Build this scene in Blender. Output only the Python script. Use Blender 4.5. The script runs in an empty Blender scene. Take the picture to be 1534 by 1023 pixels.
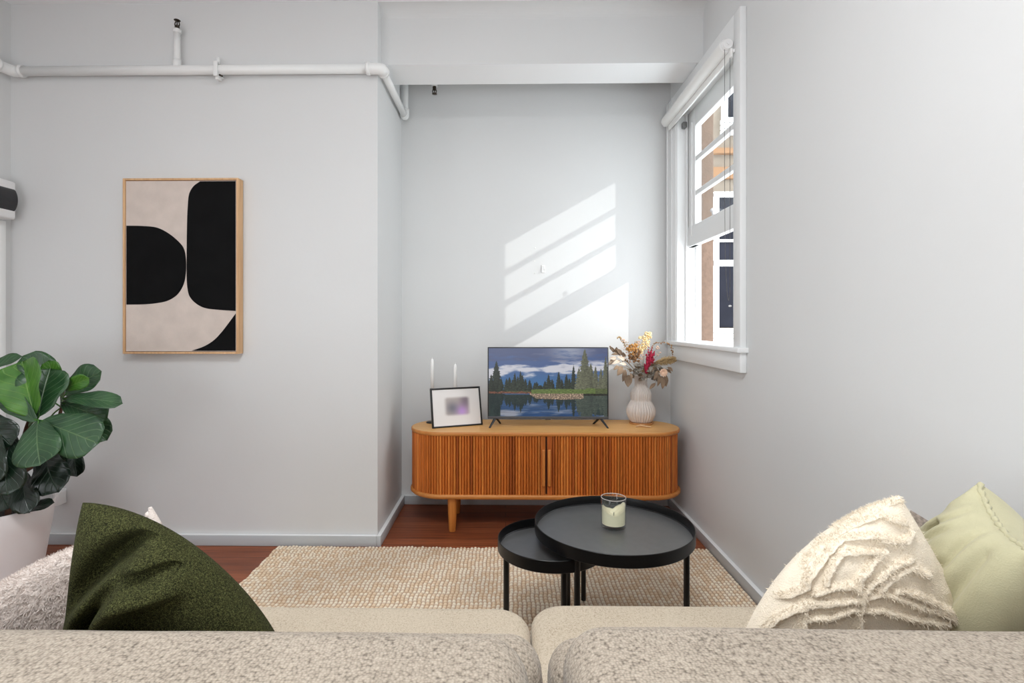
import bpy, bmesh, math, random
import numpy as np
from mathutils import Vector, Matrix, noise

PI = math.pi
scene = bpy.context.scene
COL = scene.collection
rnd = random.Random(7)

# ------------------------------------------------------------------ camera
CAM_H, YAW, FPX = 1.18, math.radians(0.9), 785.0
PX, PY = 745.0, 485.0
cd = bpy.data.cameras.new('camera')
cam = bpy.data.objects.new('camera', cd)
COL.objects.link(cam)
cam.location = (0, 0, CAM_H)
cam.rotation_euler = (PI / 2, 0, YAW)
cd.sensor_width = 36
cd.lens = FPX / 1534 * 36
cd.shift_x = (767 - PX) / 1534
cd.shift_y = (PY - 511.5) / 1534
cd.clip_start = 0.02
scene.camera = cam

FW = Vector((-math.sin(YAW), math.cos(YAW), 0))
RT = Vector((math.cos(YAW), math.sin(YAW), 0))


def W(u, v, d):
    """world point seen at (u, v) of the photo, at depth d metres"""
    return RT * ((u - PX) / FPX * d) + FW * d + Vector((0, 0, CAM_H - (v - PY) / FPX * d))


# ------------------------------------------------------------------ materials
def lin(c):
    return tuple(((x / 255) / 12.92 if x / 255 <= .04045 else ((x / 255 + .055) / 1.055) ** 2.4) for x in c)


def rgba(c):
    return (*lin(c), 1)


def new_mat(name):
    m = bpy.data.materials.new(name)
    m.use_nodes = True
    nt = m.node_tree
    b = nt.nodes['Principled BSDF']
    return m, nt, b


def mat(name, col, rough=.5, metal=0., spec=.5, noise_amt=0., nscale=8., bump=0., bscale=120., coat=0., sheen=0.):
    m, nt, b = new_mat(name)
    b.inputs['Base Color'].default_value = rgba(col)
    b.inputs['Roughness'].default_value = rough
    b.inputs['Metallic'].default_value = metal
    b.inputs['Specular IOR Level'].default_value = spec
    b.inputs['Coat Weight'].default_value = coat
    b.inputs['Sheen Weight'].default_value = sheen
    tc = nt.nodes.new('ShaderNodeTexCoord')
    if noise_amt:
        n = nt.nodes.new('ShaderNodeTexNoise')
        n.inputs['Scale'].default_value = nscale
        n.inputs['Detail'].default_value = 5
        nt.links.new(tc.outputs['Object'], n.inputs['Vector'])
        r = nt.nodes.new('ShaderNodeValToRGB')
        k1 = [x * (1 - noise_amt) for x in lin(col)]
        k2 = [min(1, x * (1 + noise_amt)) for x in lin(col)]
        r.color_ramp.elements[0].color = (*k1, 1)
        r.color_ramp.elements[1].color = (*k2, 1)
        r.color_ramp.elements[0].position = .3
        r.color_ramp.elements[1].position = .7
        nt.links.new(n.outputs['Fac'], r.inputs['Fac'])
        nt.links.new(r.outputs['Color'], b.inputs['Base Color'])
    if bump:
        n2 = nt.nodes.new('ShaderNodeTexNoise')
        n2.inputs['Scale'].default_value = bscale
        n2.inputs['Detail'].default_value = 4
        nt.links.new(tc.outputs['Object'], n2.inputs['Vector'])
        bp = nt.nodes.new('ShaderNodeBump')
        bp.inputs['Strength'].default_value = bump
        bp.inputs['Distance'].default_value = .004
        nt.links.new(n2.outputs['Fac'], bp.inputs['Height'])
        nt.links.new(bp.outputs['Normal'], b.inputs['Normal'])
    return m


def vcol_mat(name, rough=.6, attr='Col', emit=0., spec=.5, mult=None, bump=0., bscale=200., coat=0., ramp_wood=False):
    m, nt, b = new_mat(name)
    a = nt.nodes.new('ShaderNodeVertexColor')
    a.layer_name = attr
    src = a.outputs['Color']
    if ramp_wood:
        tc = nt.nodes.new('ShaderNodeTexCoord')
        mp = nt.nodes.new('ShaderNodeMapping')
        mp.inputs['Scale'].default_value = ramp_wood
        n = nt.nodes.new('ShaderNodeTexNoise')
        n.inputs['Scale'].default_value = 6
        n.inputs['Detail'].default_value = 6
        n.inputs['Distortion'].default_value = .6
        nt.links.new(tc.outputs['Object'], mp.inputs['Vector'])
        nt.links.new(mp.outputs['Vector'], n.inputs['Vector'])
        mr = nt.nodes.new('ShaderNodeMapRange')
        mr.inputs['From Min'].default_value = .3
        mr.inputs['From Max'].default_value = .7
        mr.inputs['To Min'].default_value = .72
        mr.inputs['To Max'].default_value = 1.22
        nt.links.new(n.outputs['Fac'], mr.inputs['Value'])
        mx = nt.nodes.new('ShaderNodeVectorMath')
        mx.operation = 'SCALE'
        nt.links.new(src, mx.inputs[0])
        nt.links.new(mr.outputs['Result'], mx.inputs['Scale'])
        src = mx.outputs['Vector']
    if emit:
        b.inputs['Base Color'].default_value = (.01, .01, .012, 1)
        nt.links.new(src, b.inputs['Emission Color'])
        b.inputs['Emission Strength'].default_value = emit
    else:
        nt.links.new(src, b.inputs['Base Color'])
    b.inputs['Roughness'].default_value = rough
    b.inputs['Specular IOR Level'].default_value = spec
    b.inputs['Coat Weight'].default_value = coat
    if bump:
        tc = nt.nodes.new('ShaderNodeTexCoord')
        n2 = nt.nodes.new('ShaderNodeTexNoise')
        n2.inputs['Scale'].default_value = bscale
        n2.inputs['Detail'].default_value = 4
        nt.links.new(tc.outputs['Object'], n2.inputs['Vector'])
        bp = nt.nodes.new('ShaderNodeBump')
        bp.inputs['Strength'].default_value = bump
        bp.inputs['Distance'].default_value = .003
        nt.links.new(n2.outputs['Fac'], bp.inputs['Height'])
        nt.links.new(bp.outputs['Normal'], b.inputs['Normal'])
    return m


def wood_mat(name, c1, c2, rough=.4, axis='X', scale=1., spec=.5):
    m, nt, b = new_mat(name)
    tc = nt.nodes.new('ShaderNodeTexCoord')
    mp = nt.nodes.new('ShaderNodeMapping')
    s = {'X': (1.2, 26, 26), 'Y': (26, 1.2, 26), 'Z': (26, 26, 1.2)}[axis]
    mp.inputs['Scale'].default_value = [k * scale for k in s]
    n = nt.nodes.new('ShaderNodeTexNoise')
    n.inputs['Scale'].default_value = 2.5
    n.inputs['Detail'].default_value = 7
    n.inputs['Distortion'].default_value = .5
    r = nt.nodes.new('ShaderNodeValToRGB')
    r.color_ramp.elements[0].position = .3
    r.color_ramp.elements[1].position = .72
    r.color_ramp.elements[0].color = rgba(c1)
    r.color_ramp.elements[1].color = rgba(c2)
    nt.links.new(tc.outputs['Object'], mp.inputs['Vector'])
    nt.links.new(mp.outputs['Vector'], n.inputs['Vector'])
    nt.links.new(n.outputs['Fac'], r.inputs['Fac'])
    nt.links.new(r.outputs['Color'], b.inputs['Base Color'])
    b.inputs['Roughness'].default_value = rough
    b.inputs['Specular IOR Level'].default_value = spec
    return m


def floor_mat():
    m, nt, b = new_mat('jarrah_floorboards')
    tc = nt.nodes.new('ShaderNodeTexCoord')
    br = nt.nodes.new('ShaderNodeTexBrick')
    br.offset = .37
    br.inputs['Scale'].default_value = 1
    br.inputs['Brick Width'].default_value = 2.3
    br.inputs['Row Height'].default_value = .082
    br.inputs['Mortar Size'].default_value = .0012
    br.inputs['Color1'].default_value = rgba((112, 56, 32))
    br.inputs['Color2'].default_value = rgba((152, 86, 54))
    br.inputs['Mortar'].default_value = rgba((40, 17, 10))
    nt.links.new(tc.outputs['Object'], br.inputs['Vector'])
    mp = nt.nodes.new('ShaderNodeMapping')
    mp.inputs['Scale'].default_value = (1.5, 38, 1)
    n = nt.nodes.new('ShaderNodeTexNoise')
    n.inputs['Scale'].default_value = 2.2
    n.inputs['Detail'].default_value = 7
    n.inputs['Distortion'].default_value = .4
    nt.links.new(tc.outputs['Object'], mp.inputs['Vector'])
    nt.links.new(mp.outputs['Vector'], n.inputs['Vector'])
    mr = nt.nodes.new('ShaderNodeMapRange')
    mr.inputs['From Min'].default_value = .3
    mr.inputs['From Max'].default_value = .7
    mr.inputs['To Min'].default_value = .6
    mr.inputs['To Max'].default_value = 1.35
    nt.links.new(n.outputs['Fac'], mr.inputs['Value'])
    vm = nt.nodes.new('ShaderNodeVectorMath')
    vm.operation = 'SCALE'
    nt.links.new(br.outputs['Color'], vm.inputs[0])
    nt.links.new(mr.outputs['Result'], vm.inputs['Scale'])
    nt.links.new(vm.outputs['Vector'], b.inputs['Base Color'])
    b.inputs['Roughness'].default_value = .42
    b.inputs['Specular IOR Level'].default_value = .35
    return m


def weave_mat(name, c_dark, c_mid, c_light, scale, stretch=(1, 1, 1), bump=.6, pos=(.25, .5, .75), dist=.002, big=.12):
    """nubbly woven cloth: cells with gaps between yarns"""
    m, nt, b = new_mat(name)
    tc = nt.nodes.new('ShaderNodeTexCoord')
    mp = nt.nodes.new('ShaderNodeMapping')
    mp.inputs['Scale'].default_value = stretch
    nt.links.new(tc.outputs['Object'], mp.inputs['Vector'])
    v = nt.nodes.new('ShaderNodeTexVoronoi')
    v.inputs['Scale'].default_value = scale
    v.inputs['Randomness'].default_value = .75
    nt.links.new(mp.outputs['Vector'], v.inputs['Vector'])
    n = nt.nodes.new('ShaderNodeTexNoise')
    n.inputs['Scale'].default_value = scale * .55
    n.inputs['Detail'].default_value = 4
    nt.links.new(mp.outputs['Vector'], n.inputs['Vector'])
    n3 = nt.nodes.new('ShaderNodeTexNoise')
    n3.inputs['Scale'].default_value = 9
    n3.inputs['Detail'].default_value = 3
    nt.links.new(mp.outputs['Vector'], n3.inputs['Vector'])
    # height: 1 - distance
    inv = nt.nodes.new('ShaderNodeMath')
    inv.operation = 'MULTIPLY_ADD'
    inv.inputs[1].default_value = -.75
    inv.inputs[2].default_value = .85
    nt.links.new(v.outputs['Distance'], inv.inputs[0])
    add = nt.nodes.new('ShaderNodeMath')
    add.operation = 'MULTIPLY_ADD'
    add.inputs[1].default_value = .9
    nt.links.new(n.outputs['Fac'], add.inputs[0])
    sub = nt.nodes.new('ShaderNodeMath')
    sub.operation = 'ADD'
    sub.inputs[1].default_value = -.45
    nt.links.new(inv.outputs[0], sub.inputs[0])
    nt.links.new(sub.outputs[0], add.inputs[2])
    add2 = nt.nodes.new('ShaderNodeMath')
    add2.operation = 'MULTIPLY_ADD'
    add2.inputs[1].default_value = big * 2
    nt.links.new(n3.outputs['Fac'], add2.inputs[0])
    sh = nt.nodes.new('ShaderNodeMath')
    sh.operation = 'ADD'
    sh.inputs[1].default_value = -big
    nt.links.new(add.outputs[0], sh.inputs[0])
    nt.links.new(sh.outputs[0], add2.inputs[2])
    r = nt.nodes.new('ShaderNodeValToRGB')
    r.color_ramp.elements[0].position = pos[0]
    r.color_ramp.elements[0].color = rgba(c_dark)
    e = r.color_ramp.elements.new(pos[1])
    e.color = rgba(c_mid)
    r.color_ramp.elements[-1].position = pos[2]
    r.color_ramp.elements[-1].color = rgba(c_light)
    nt.links.new(add2.outputs[0], r.inputs['Fac'])
    nt.links.new(r.outputs['Color'], b.inputs['Base Color'])
    bp = nt.nodes.new('ShaderNodeBump')
    bp.inputs['Strength'].default_value = bump
    bp.inputs['Distance'].default_value = dist
    nt.links.new(add.outputs[0], bp.inputs['Height'])
    nt.links.new(bp.outputs['Normal'], b.inputs['Normal'])
    b.inputs['Roughness'].default_value = .95
    b.inputs['Specular IOR Level'].default_value = .15
    b.inputs['Sheen Weight'].default_value = .15
    return m


def leaf_mat(name, c1, c2, vein, rough=.35, nveins=7.):
    m, nt, b = new_mat(name)
    uv = nt.nodes.new('ShaderNodeUVMap')
    sp = nt.nodes.new('ShaderNodeSeparateXYZ')
    nt.links.new(uv.outputs['UV'], sp.inputs[0])

    def M(op, a, bb=None, c=None):
        n = nt.nodes.new('ShaderNodeMath')
        n.operation = op
        for i, q in enumerate((a, bb, c)):
            if q is None:
                continue
            if isinstance(q, (int, float)):
                n.inputs[i].default_value = q
            else:
                nt.links.new(q, n.inputs[i])
        return n.outputs[0]
    s, t = sp.outputs['X'], sp.outputs['Y']
    at = M('ABSOLUTE', M('SUBTRACT', M('MULTIPLY', t, 2.), 1.))
    mid = M('SUBTRACT', 1., M('MINIMUM', M('MULTIPLY', at, 24.), 1.))
    f = M('FRACT', M('SUBTRACT', M('MULTIPLY', s, nveins), M('MULTIPLY', at, 2.6)))
    side = M('SUBTRACT', 1., M('MINIMUM', M('MULTIPLY', M('ABSOLUTE', M('SUBTRACT', f, .5)), 11.), 1.))
    side = M('MULTIPLY', side, .55)
    v = M('MAXIMUM', mid, side)
    tc = nt.nodes.new('ShaderNodeTexCoord')
    n = nt.nodes.new('ShaderNodeTexNoise')
    n.inputs['Scale'].default_value = 14
    n.inputs['Detail'].default_value = 3
    nt.links.new(tc.outputs['Object'], n.inputs['Vector'])
    r = nt.nodes.new('ShaderNodeValToRGB')
    r.color_ramp.elements[0].position = .35
    r.color_ramp.elements[0].color = rgba(c1)
    r.color_ramp.elements[1].position = .68
    r.color_ramp.elements[1].color = rgba(c2)
    nt.links.new(n.outputs['Fac'], r.inputs['Fac'])
    mx = nt.nodes.new('ShaderNodeMix')
    mx.data_type = 'RGBA'
    nt.links.new(M('MULTIPLY', v, .5), mx.inputs[0])
    nt.links.new(r.outputs['Color'], mx.inputs[6])
    mx.inputs[7].default_value = rgba(vein)
    nt.links.new(mx.outputs[2], b.inputs['Base Color'])
    bp = nt.nodes.new('ShaderNodeBump')
    bp.inputs['Strength'].default_value = .5
    bp.inputs['Distance'].default_value = .003
    bp.invert = True
    nt.links.new(v, bp.inputs['Height'])
    nt.links.new(bp.outputs['Normal'], b.inputs['Normal'])
    b.inputs['Roughness'].default_value = rough
    b.inputs['Specular IOR Level'].default_value = .5
    return m


def clear_pane(name, refl=.06):
    m = bpy.data.materials.new(name)
    m.use_nodes = True
    nt = m.node_tree
    nt.nodes.clear()
    out = nt.nodes.new('ShaderNodeOutputMaterial')
    tr = nt.nodes.new('ShaderNodeBsdfTransparent')
    tr.inputs['Color'].default_value = (.93, .95, .95, 1)
    gl = nt.nodes.new('ShaderNodeBsdfGlossy')
    gl.inputs['Roughness'].default_value = .02
    mx = nt.nodes.new('ShaderNodeMixShader')
    mx.inputs[0].default_value = refl
    nt.links.new(tr.outputs[0], mx.inputs[1])
    nt.links.new(gl.outputs[0], mx.inputs[2])
    nt.links.new(mx.outputs[0], out.inputs[0])
    return m


M = {}
M['wall'] = mat('painted_wall', (215, 216, 216), .75, spec=.25, noise_amt=.015, nscale=1.6, bump=.08, bscale=45)
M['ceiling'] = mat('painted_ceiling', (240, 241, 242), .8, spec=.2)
M['trim'] = mat('trim_paint', (226, 227, 227), .4, spec=.4, bump=.03, bscale=60)
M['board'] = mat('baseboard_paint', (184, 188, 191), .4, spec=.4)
M['boardlit'] = mat('baseboard_top_lit', (238, 240, 241), .4, spec=.4)  # lit copy of the board colour: light on the upward faces is painted
M['pipe'] = mat('painted_pipe', (234, 235, 234), .38, spec=.5, bump=.12, bscale=55)
M['floor'] = floor_mat()
M['bronze'] = mat('dark_bronze', (70, 62, 54), .4, metal=.8)
M['pane'] = clear_pane('window_glass')
M['black'] = mat('black_satin', (13, 13, 14), .34, spec=.5)
M['tray'] = mat('black_tray_paint', (12, 12, 13), .36, spec=.35)
M['traysheen'] = mat('tray_floor_sheen', (84, 84, 84), .3, spec=.8, noise_amt=.08, nscale=30)  # grey base paints the wall's reflected sheen onto the black tray floor
M['tvblack'] = mat('tv_plastic', (34, 36, 40), .35)
M['ceramic'] = mat('ribbed_ceramic', (214, 205, 198), .55, noise_amt=.05, nscale=30, bump=.1, bscale=200)
M['pot'] = mat('white_pot', (214, 208, 207), .5)
M['soil'] = mat('soil', (32, 22, 17), .95, bump=.9, bscale=90, noise_amt=.4, nscale=60)
M['bark'] = mat('bark', (88, 58, 44), .85, noise_amt=.3, nscale=40, bump=.5)
M['wax'] = mat('cream_wax', (238, 228, 196), .5, noise_amt=.03)
M['candle'] = mat('white_candle', (246, 246, 244), .4)
M['frameblack'] = mat('frame_black', (20, 19, 19), .4)
M['matboard'] = mat('picture_mat', (226, 223, 221), .6)
M['oak'] = wood_mat('oak_frame', (196, 152, 108), (222, 182, 138), .5, 'Z')
M['canvas'] = mat('canvas_cream', (206, 193, 184), .8, noise_amt=.06, nscale=14, bump=.25, bscale=260)
M['paintblack'] = mat('paint_black', (10, 10, 11), .7, spec=.12, noise_amt=.35, nscale=7, bump=.05)
M['ctop'] = wood_mat('console_top_oak', (208, 150, 84), (228, 178, 110), .42, 'X')
M['cedge'] = wood_mat('console_edge_oak', (184, 112, 48), (206, 138, 70), .45, 'X')
M['cleg'] = wood_mat('console_leg_oak', (186, 108, 44), (208, 134, 62), .42, 'Z')
M['slat'] = vcol_mat('tambour_slats', rough=.42, ramp_wood=(40, 40, 1.6), spec=.4)
M['white_plastic'] = mat('white_plastic', (232, 232, 232), .35)
M['dark_plastic'] = mat('dark_cover', (36, 36, 38), .25)
M['chain'] = mat('bead_chain', (92, 90, 88), .35, metal=.6)
M['blind'] = mat('blind_cloth', (232, 232, 230), .7)
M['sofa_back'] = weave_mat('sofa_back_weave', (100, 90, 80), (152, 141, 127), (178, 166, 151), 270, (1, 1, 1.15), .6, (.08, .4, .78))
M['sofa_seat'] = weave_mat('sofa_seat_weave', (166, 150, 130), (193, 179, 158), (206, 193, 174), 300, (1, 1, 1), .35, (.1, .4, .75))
M['green'] = weave_mat('dark_green_boucle', (20, 21, 10), (52, 54, 29), (102, 104, 62), 620, (1, 1, 1), .7, (.15, .5, .9), big=.05)
M['green'].node_tree.nodes['Principled BSDF'].inputs['Sheen Weight'].default_value = 0
M['sage'] = mat('sage_linen', (182, 177, 146), .9, spec=.15, noise_amt=.05, nscale=25, bump=.25, bscale=420, sheen=.2)
M['cream'] = mat('cream_cotton', (236, 224, 204), .95, spec=.1, noise_amt=.04, nscale=60, bump=.6, bscale=420, sheen=.2)
M['fluff'] = mat('white_fluffy_pile', (226, 214, 206), .97, spec=.05, noise_amt=.06, nscale=45, bump=1., bscale=260, sheen=.3)
M['greyknit'] = mat('grey_patterned_cloth', (150, 138, 128), .95, noise_amt=.4, nscale=140, bump=.5)
M['render'] = mat('tan_render', (92, 74, 62), .95, noise_amt=.12, nscale=30, bump=.8, bscale=60)
M['cream_render'] = mat('cream_render', (116, 104, 92), .95, noise_amt=.05, nscale=10)
M['orange_trim'] = mat('ochre_trim', (122, 88, 58), .8)
M['darkglass'] = mat('dark_window_glass', (26, 27, 35), .3, spec=.08, noise_amt=.25, nscale=3)
M['jute'] = vcol_mat('jute_yarn', rough=.95, spec=.1, bump=.5, bscale=420)
M['kerb'] = mat('outdoor_paving', (200, 197, 190), .9)
M['coaster'] = wood_mat('coaster_wood', (176, 116, 64), (204, 146, 88), .5, 'X')
M['twig'] = mat('pale_bark', (205, 170, 130), .8, noise_amt=.2, nscale=60)
M['stem'] = mat('dry_stem', (150, 128, 92), .9)
M['fig_mid'] = leaf_mat('fig_leaf_mid', (30, 62, 36), (52, 88, 52), (122, 150, 104), .38)
M['fig_dark'] = leaf_mat('fig_leaf_dark', (14, 28, 19), (26, 46, 31), (62, 84, 66), .28)
M['fig_bright'] = leaf_mat('fig_leaf_young', (44, 92, 24), (74, 124, 36), (140, 170, 90), .4)
M['dryleaf_a'] = leaf_mat('dry_leaf_brown', (112, 92, 74), (146, 122, 98), (170, 150, 126), .8, 5)
M['dryleaf_b'] = leaf_mat('dry_leaf_pale', (190, 168, 146), (222, 206, 188), (232, 218, 202), .8, 5)
M['dryleaf_c'] = leaf_mat('dry_leaf_grey', (98, 92, 84), (140, 132, 120), (160, 152, 140), .8, 5)
M['gold'] = mat('gold_bloom', (188, 138, 76), .9, noise_amt=.3, nscale=120)
M['goldbrown'] = mat('brown_bloom', (140, 104, 70), .9, noise_amt=.3, nscale=120)
M['plume'] = mat('cream_plume', (238, 214, 164), .9, noise_amt=.1, nscale=90)
M['red'] = mat('crimson_bloom', (150, 18, 52), .85, noise_amt=.25, nscale=80)
M['tanbrush'] = mat('tan_brush', (176, 150, 108), .9, noise_amt=.3, nscale=100)
M['pinkdry'] = mat('blush_petal', (226, 190, 164), .9, noise_amt=.1, nscale=60)


# ------------------------------------------------------------------ mesh builder
class MB:
    def __init__(s):
        s.v, s.f, s.mi, s.sm = [], [], [], []

    def add(s, verts, faces, mi=0, smooth=True):
        o = len(s.v)
        s.v += [tuple(p) for p in verts]
        for f in faces:
            s.f.append([o + i for i in f])
            s.mi.append(mi)
            s.sm.append(smooth)
        return s

    def bm(s, bm, mi=0, smooth=True):
        bm.verts.index_update()
        s.add([v.co for v in bm.verts], [[v.index for v in f.verts] for f in bm.faces], mi, smooth)
        bm.free()
        return s

    def box(s, x0, x1, y0, y1, z0, z1, r=0., seg=2, mi=0, smooth=None, m=None):
        b = bmesh.new()
        bmesh.ops.create_cube(b, size=1)
        for v in b.verts:
            v.co = Vector(((x0 + x1) / 2 + v.co.x * (x1 - x0), (y0 + y1) / 2 + v.co.y * (y1 - y0), (z0 + z1) / 2 + v.co.z * (z1 - z0)))
        if r:
            bmesh.ops.bevel(b, geom=list(b.edges), offset=r, segments=seg, profile=.5, affect='EDGES')
        if m is not None:
            bmesh.ops.transform(b, matrix=m, verts=b.verts)
        return s.bm(b, mi, bool(r) if smooth is None else smooth)

    def lathe(s, prof, c=(0, 0), seg=48, mi=0, m=None, close=True, rib=None):
        """prof: list of (r, z) bottom to top"""
        vs, fs = [], []
        for (r, z) in prof:
            for k in range(seg):
                a = 2 * PI * k / seg
                rr = r * (rib(a, z) if rib else 1)
                vs.append(Vector((c[0] + rr * math.cos(a), c[1] + rr * math.sin(a), z)))
        for i in range(len(prof) - 1):
            for k in range(seg):
                k2 = (k + 1) % seg
                fs.append([i * seg + k, i * seg + k2, (i + 1) * seg + k2, (i + 1) * seg + k])
        if close:
            if prof[0][0] > 1e-6:
                fs.append([k for k in range(seg)][::-1])
            if prof[-1][0] > 1e-6:
                fs.append([(len(prof) - 1) * seg + k for k in range(seg)])
        if m is not None:
            vs = [m @ p for p in vs]
        return s.add(vs, fs, mi)

    def tube(s, pts, r, seg=12, mi=0, caps=True):
        pts = [Vector(p) for p in pts]
        n = len(pts)
        rad = r if isinstance(r, (list, tuple)) else [r] * n
        tan = []
        for i in range(n):
            a = pts[max(i - 1, 0)]
            b = pts[min(i + 1, n - 1)]
            tan.append((b - a).normalized())
        up = Vector((0, 0, 1)) if abs(tan[0].z) < .9 else Vector((1, 0, 0))
        nrm = tan[0].cross(up).normalized()
        vs, fs = [], []
        for i in range(n):
            nrm = (nrm - tan[i] * nrm.dot(tan[i])).normalized()
            bi = tan[i].cross(nrm)
            for k in range(seg):
                a = 2 * PI * k / seg
                vs.append(pts[i] + (nrm * math.cos(a) + bi * math.sin(a)) * rad[i])
        for i in range(n - 1):
            for k in range(seg):
                k2 = (k + 1) % seg
                fs.append([i * seg + k, i * seg + k2, (i + 1) * seg + k2, (i + 1) * seg + k])
        if caps:
            fs.append(list(range(seg))[::-1])
            fs.append([(n - 1) * seg + k for k in range(seg)])
        return s.add(vs, fs, mi)

    def ball(s, c, r, sub=2, mi=0, sc=(1, 1, 1), m=None):
        b = bmesh.new()
        bmesh.ops.create_icosphere(b, subdivisions=sub, radius=r)
        for v in b.verts:
            q = Vector((v.co.x * sc[0], v.co.y * sc[1], v.co.z * sc[2]))
            if m is not None:
                q = m @ q
            v.co = q + Vector(c)
        return s.bm(b, mi)

    def build(s, name, mats, parent=None, sharp=None):
        me = bpy.data.meshes.new(name)
        me.from_pydata(s.v, [], s.f)
        ms = mats if isinstance(mats, (list, tuple)) else [mats]
        for m in ms:
            me.materials.append(m)
        me.polygons.foreach_set('material_index', s.mi)
        me.polygons.foreach_set('use_smooth', s.sm)
        me.update()
        if sharp is not None:
            try:
                me.set_sharp_from_angle(angle=math.radians(sharp))
            except Exception:
                pass
        return link(name, me, parent)


def link(name, me, parent=None):
    o = bpy.data.objects.new(name, me)
    COL.objects.link(o)
    if parent is not None:
        o.parent = parent
        o.matrix_parent_inverse = Matrix.Translation(ROOTLOC.get(parent.name, Vector())).inverted()
    return o


ROOTLOC = {}


def thing(name, label, cat, loc=(0, 0, 0), group=None):
    o = bpy.data.objects.new(name, None)
    o.empty_display_size = .05
    COL.objects.link(o)
    o.location = loc
    ROOTLOC[o.name] = Vector(loc)
    tag(o, label, cat, group)
    return o


def tag(o, label, cat, group=None):
    o['label'] = label
    o['category'] = cat
    if group:
        o['group'] = group
    return o


def struct(o):
    o['kind'] = 'structure'
    return o


def bez(p, n=12):
    """Catmull-Rom through points"""
    p = [Vector(q) for q in p]
    q = [p[0] * 2 - p[1]] + p + [p[-1] * 2 - p[-2]]
    out = []
    for i in range(1, len(q) - 2):
        for k in range(n):
            t = k / n
            a, b, c, d = q[i - 1], q[i], q[i + 1], q[i + 2]
            out.append(.5 * ((2 * b) + (c - a) * t + (2 * a - 5 * b + 4 * c - d) * t * t + (3 * b - a - 3 * c + d) * t ** 3))
    out.append(p[-1])
    return out


# ------------------------------------------------------------------ room
XL, XR = -2.665, 1.075          # left and right wall faces
YP, YB = 2.782, 3.433           # pier face, alcove back wall
XP = -.682                      # alcove's left side
ZC = 2.90                       # ceiling
YR = -2.60                      # wall behind the camera
TH = .2

struct(MB().box(XL - TH, XR + TH, YR - TH, YB + TH, -.12, 0).build('floor', M['floor']))
struct(MB().box(XL - TH, XR + TH, YR - TH, YB + TH, ZC, ZC + .15).build('ceiling', M['ceiling']))
struct(MB().box(XL - TH, XP, YP, YB + TH, 0, ZC).build('wall_pier', M['wall']))
struct(MB().box(XP, XR + TH, YB, YB + TH, 0, ZC).build('wall_back', M['wall']))
LY0, LY1, LZ0, LZ1 = -2.2, -.4, .7, 2.5
w = MB()
w.box(XL - TH, XL, YR - TH, LY0, 0, ZC)
w.box(XL - TH, XL, LY1, YP, 0, ZC)
w.box(XL - TH, XL, LY0, LY1, 0, LZ0)
w.box(XL - TH, XL, LY0, LY1, LZ1, ZC)
struct(w.build('wall_left', M['wall']))
added_win3 = bpy.data.objects.new('added_window_3', None)  # unseen opening added on the left to brighten the right wall
COL.objects.link(added_win3)
struct(added_win3)
w = MB()
for y in (LY0, (LY0 + LY1) / 2 - .025, LY1 - .05):
    w.box(XL - .12, XL - .06, y, y + .05, LZ0, LZ1)
w.box(XL - .118, XL - .062, LY0, LY1, LZ0, LZ0 + .05)
w.box(XL - .118, XL - .062, LY0, LY1, LZ1 - .05, LZ1)
w.build('window_frame', M['trim'], added_win3)
# right wall with the window opening
WY0, WY1, WZ0, WZ1 = 2.42, 3.24, 1.05, 2.47
XO = XR + .12
w = MB()
w.box(XR, XO, YR - TH, WY0, 0, ZC)
w.box(XR, XO, WY1, YB, 0, ZC)
w.box(XR, XO, WY0, WY1, 0, WZ0)
w.box(XR, XO, WY0, WY1, WZ1, ZC)
struct(w.build('wall_right', M['wall']))
# wall behind the camera, with an unseen window, its opening shaped for the room's light
RX0, RX1, RZ0, RZ1 = -2.2, .7, .12, 1.42
w = MB()
w.box(XL, RX0, YR - TH, YR, 0, ZC)
w.box(RX1, XR, YR - TH, YR, 0, ZC)
w.box(RX0, RX1, YR - TH, YR, 0, RZ0)
w.box(RX0, RX1, YR - TH, YR, RZ1, ZC)
struct(w.build('wall_rear', M['wall']))
win2 = bpy.data.objects.new('window_2', None)
COL.objects.link(win2)
struct(win2)
w = MB()
for x in (RX0, (RX0 + RX1) / 2 - .025, RX1 - .05):
    w.box(x, x + .05, YR - .12, YR - .06, RZ0, RZ1)
w.box(RX0, RX1, YR - .118, YR - .062, RZ0, RZ0 + .05)
w.box(RX0, RX1, YR - .118, YR - .062, RZ1 - .05, RZ1)
w.build('window_frame', M['trim'], win2)

# beam across the alcove with a soft cove to the ceiling
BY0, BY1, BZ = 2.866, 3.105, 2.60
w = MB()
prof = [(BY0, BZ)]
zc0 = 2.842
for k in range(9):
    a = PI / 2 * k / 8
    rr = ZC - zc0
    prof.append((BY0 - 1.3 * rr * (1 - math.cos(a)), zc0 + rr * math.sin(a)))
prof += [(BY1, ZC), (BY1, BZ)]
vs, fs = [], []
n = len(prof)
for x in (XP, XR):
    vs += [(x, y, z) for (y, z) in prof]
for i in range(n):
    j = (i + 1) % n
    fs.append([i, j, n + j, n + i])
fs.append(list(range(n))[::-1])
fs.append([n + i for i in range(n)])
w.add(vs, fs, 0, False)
w.mi[n - 1] = 1  # underside gets the whiter ceiling colour to stand in for bounced light
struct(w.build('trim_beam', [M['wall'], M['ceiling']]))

# baseboards
BH, BT = .058, .022


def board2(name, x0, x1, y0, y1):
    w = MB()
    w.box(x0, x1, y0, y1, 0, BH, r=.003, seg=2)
    o = w.build(name, [M['board'], M['boardlit']])
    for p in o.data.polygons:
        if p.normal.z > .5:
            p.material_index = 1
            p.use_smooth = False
    return struct(o)


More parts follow.
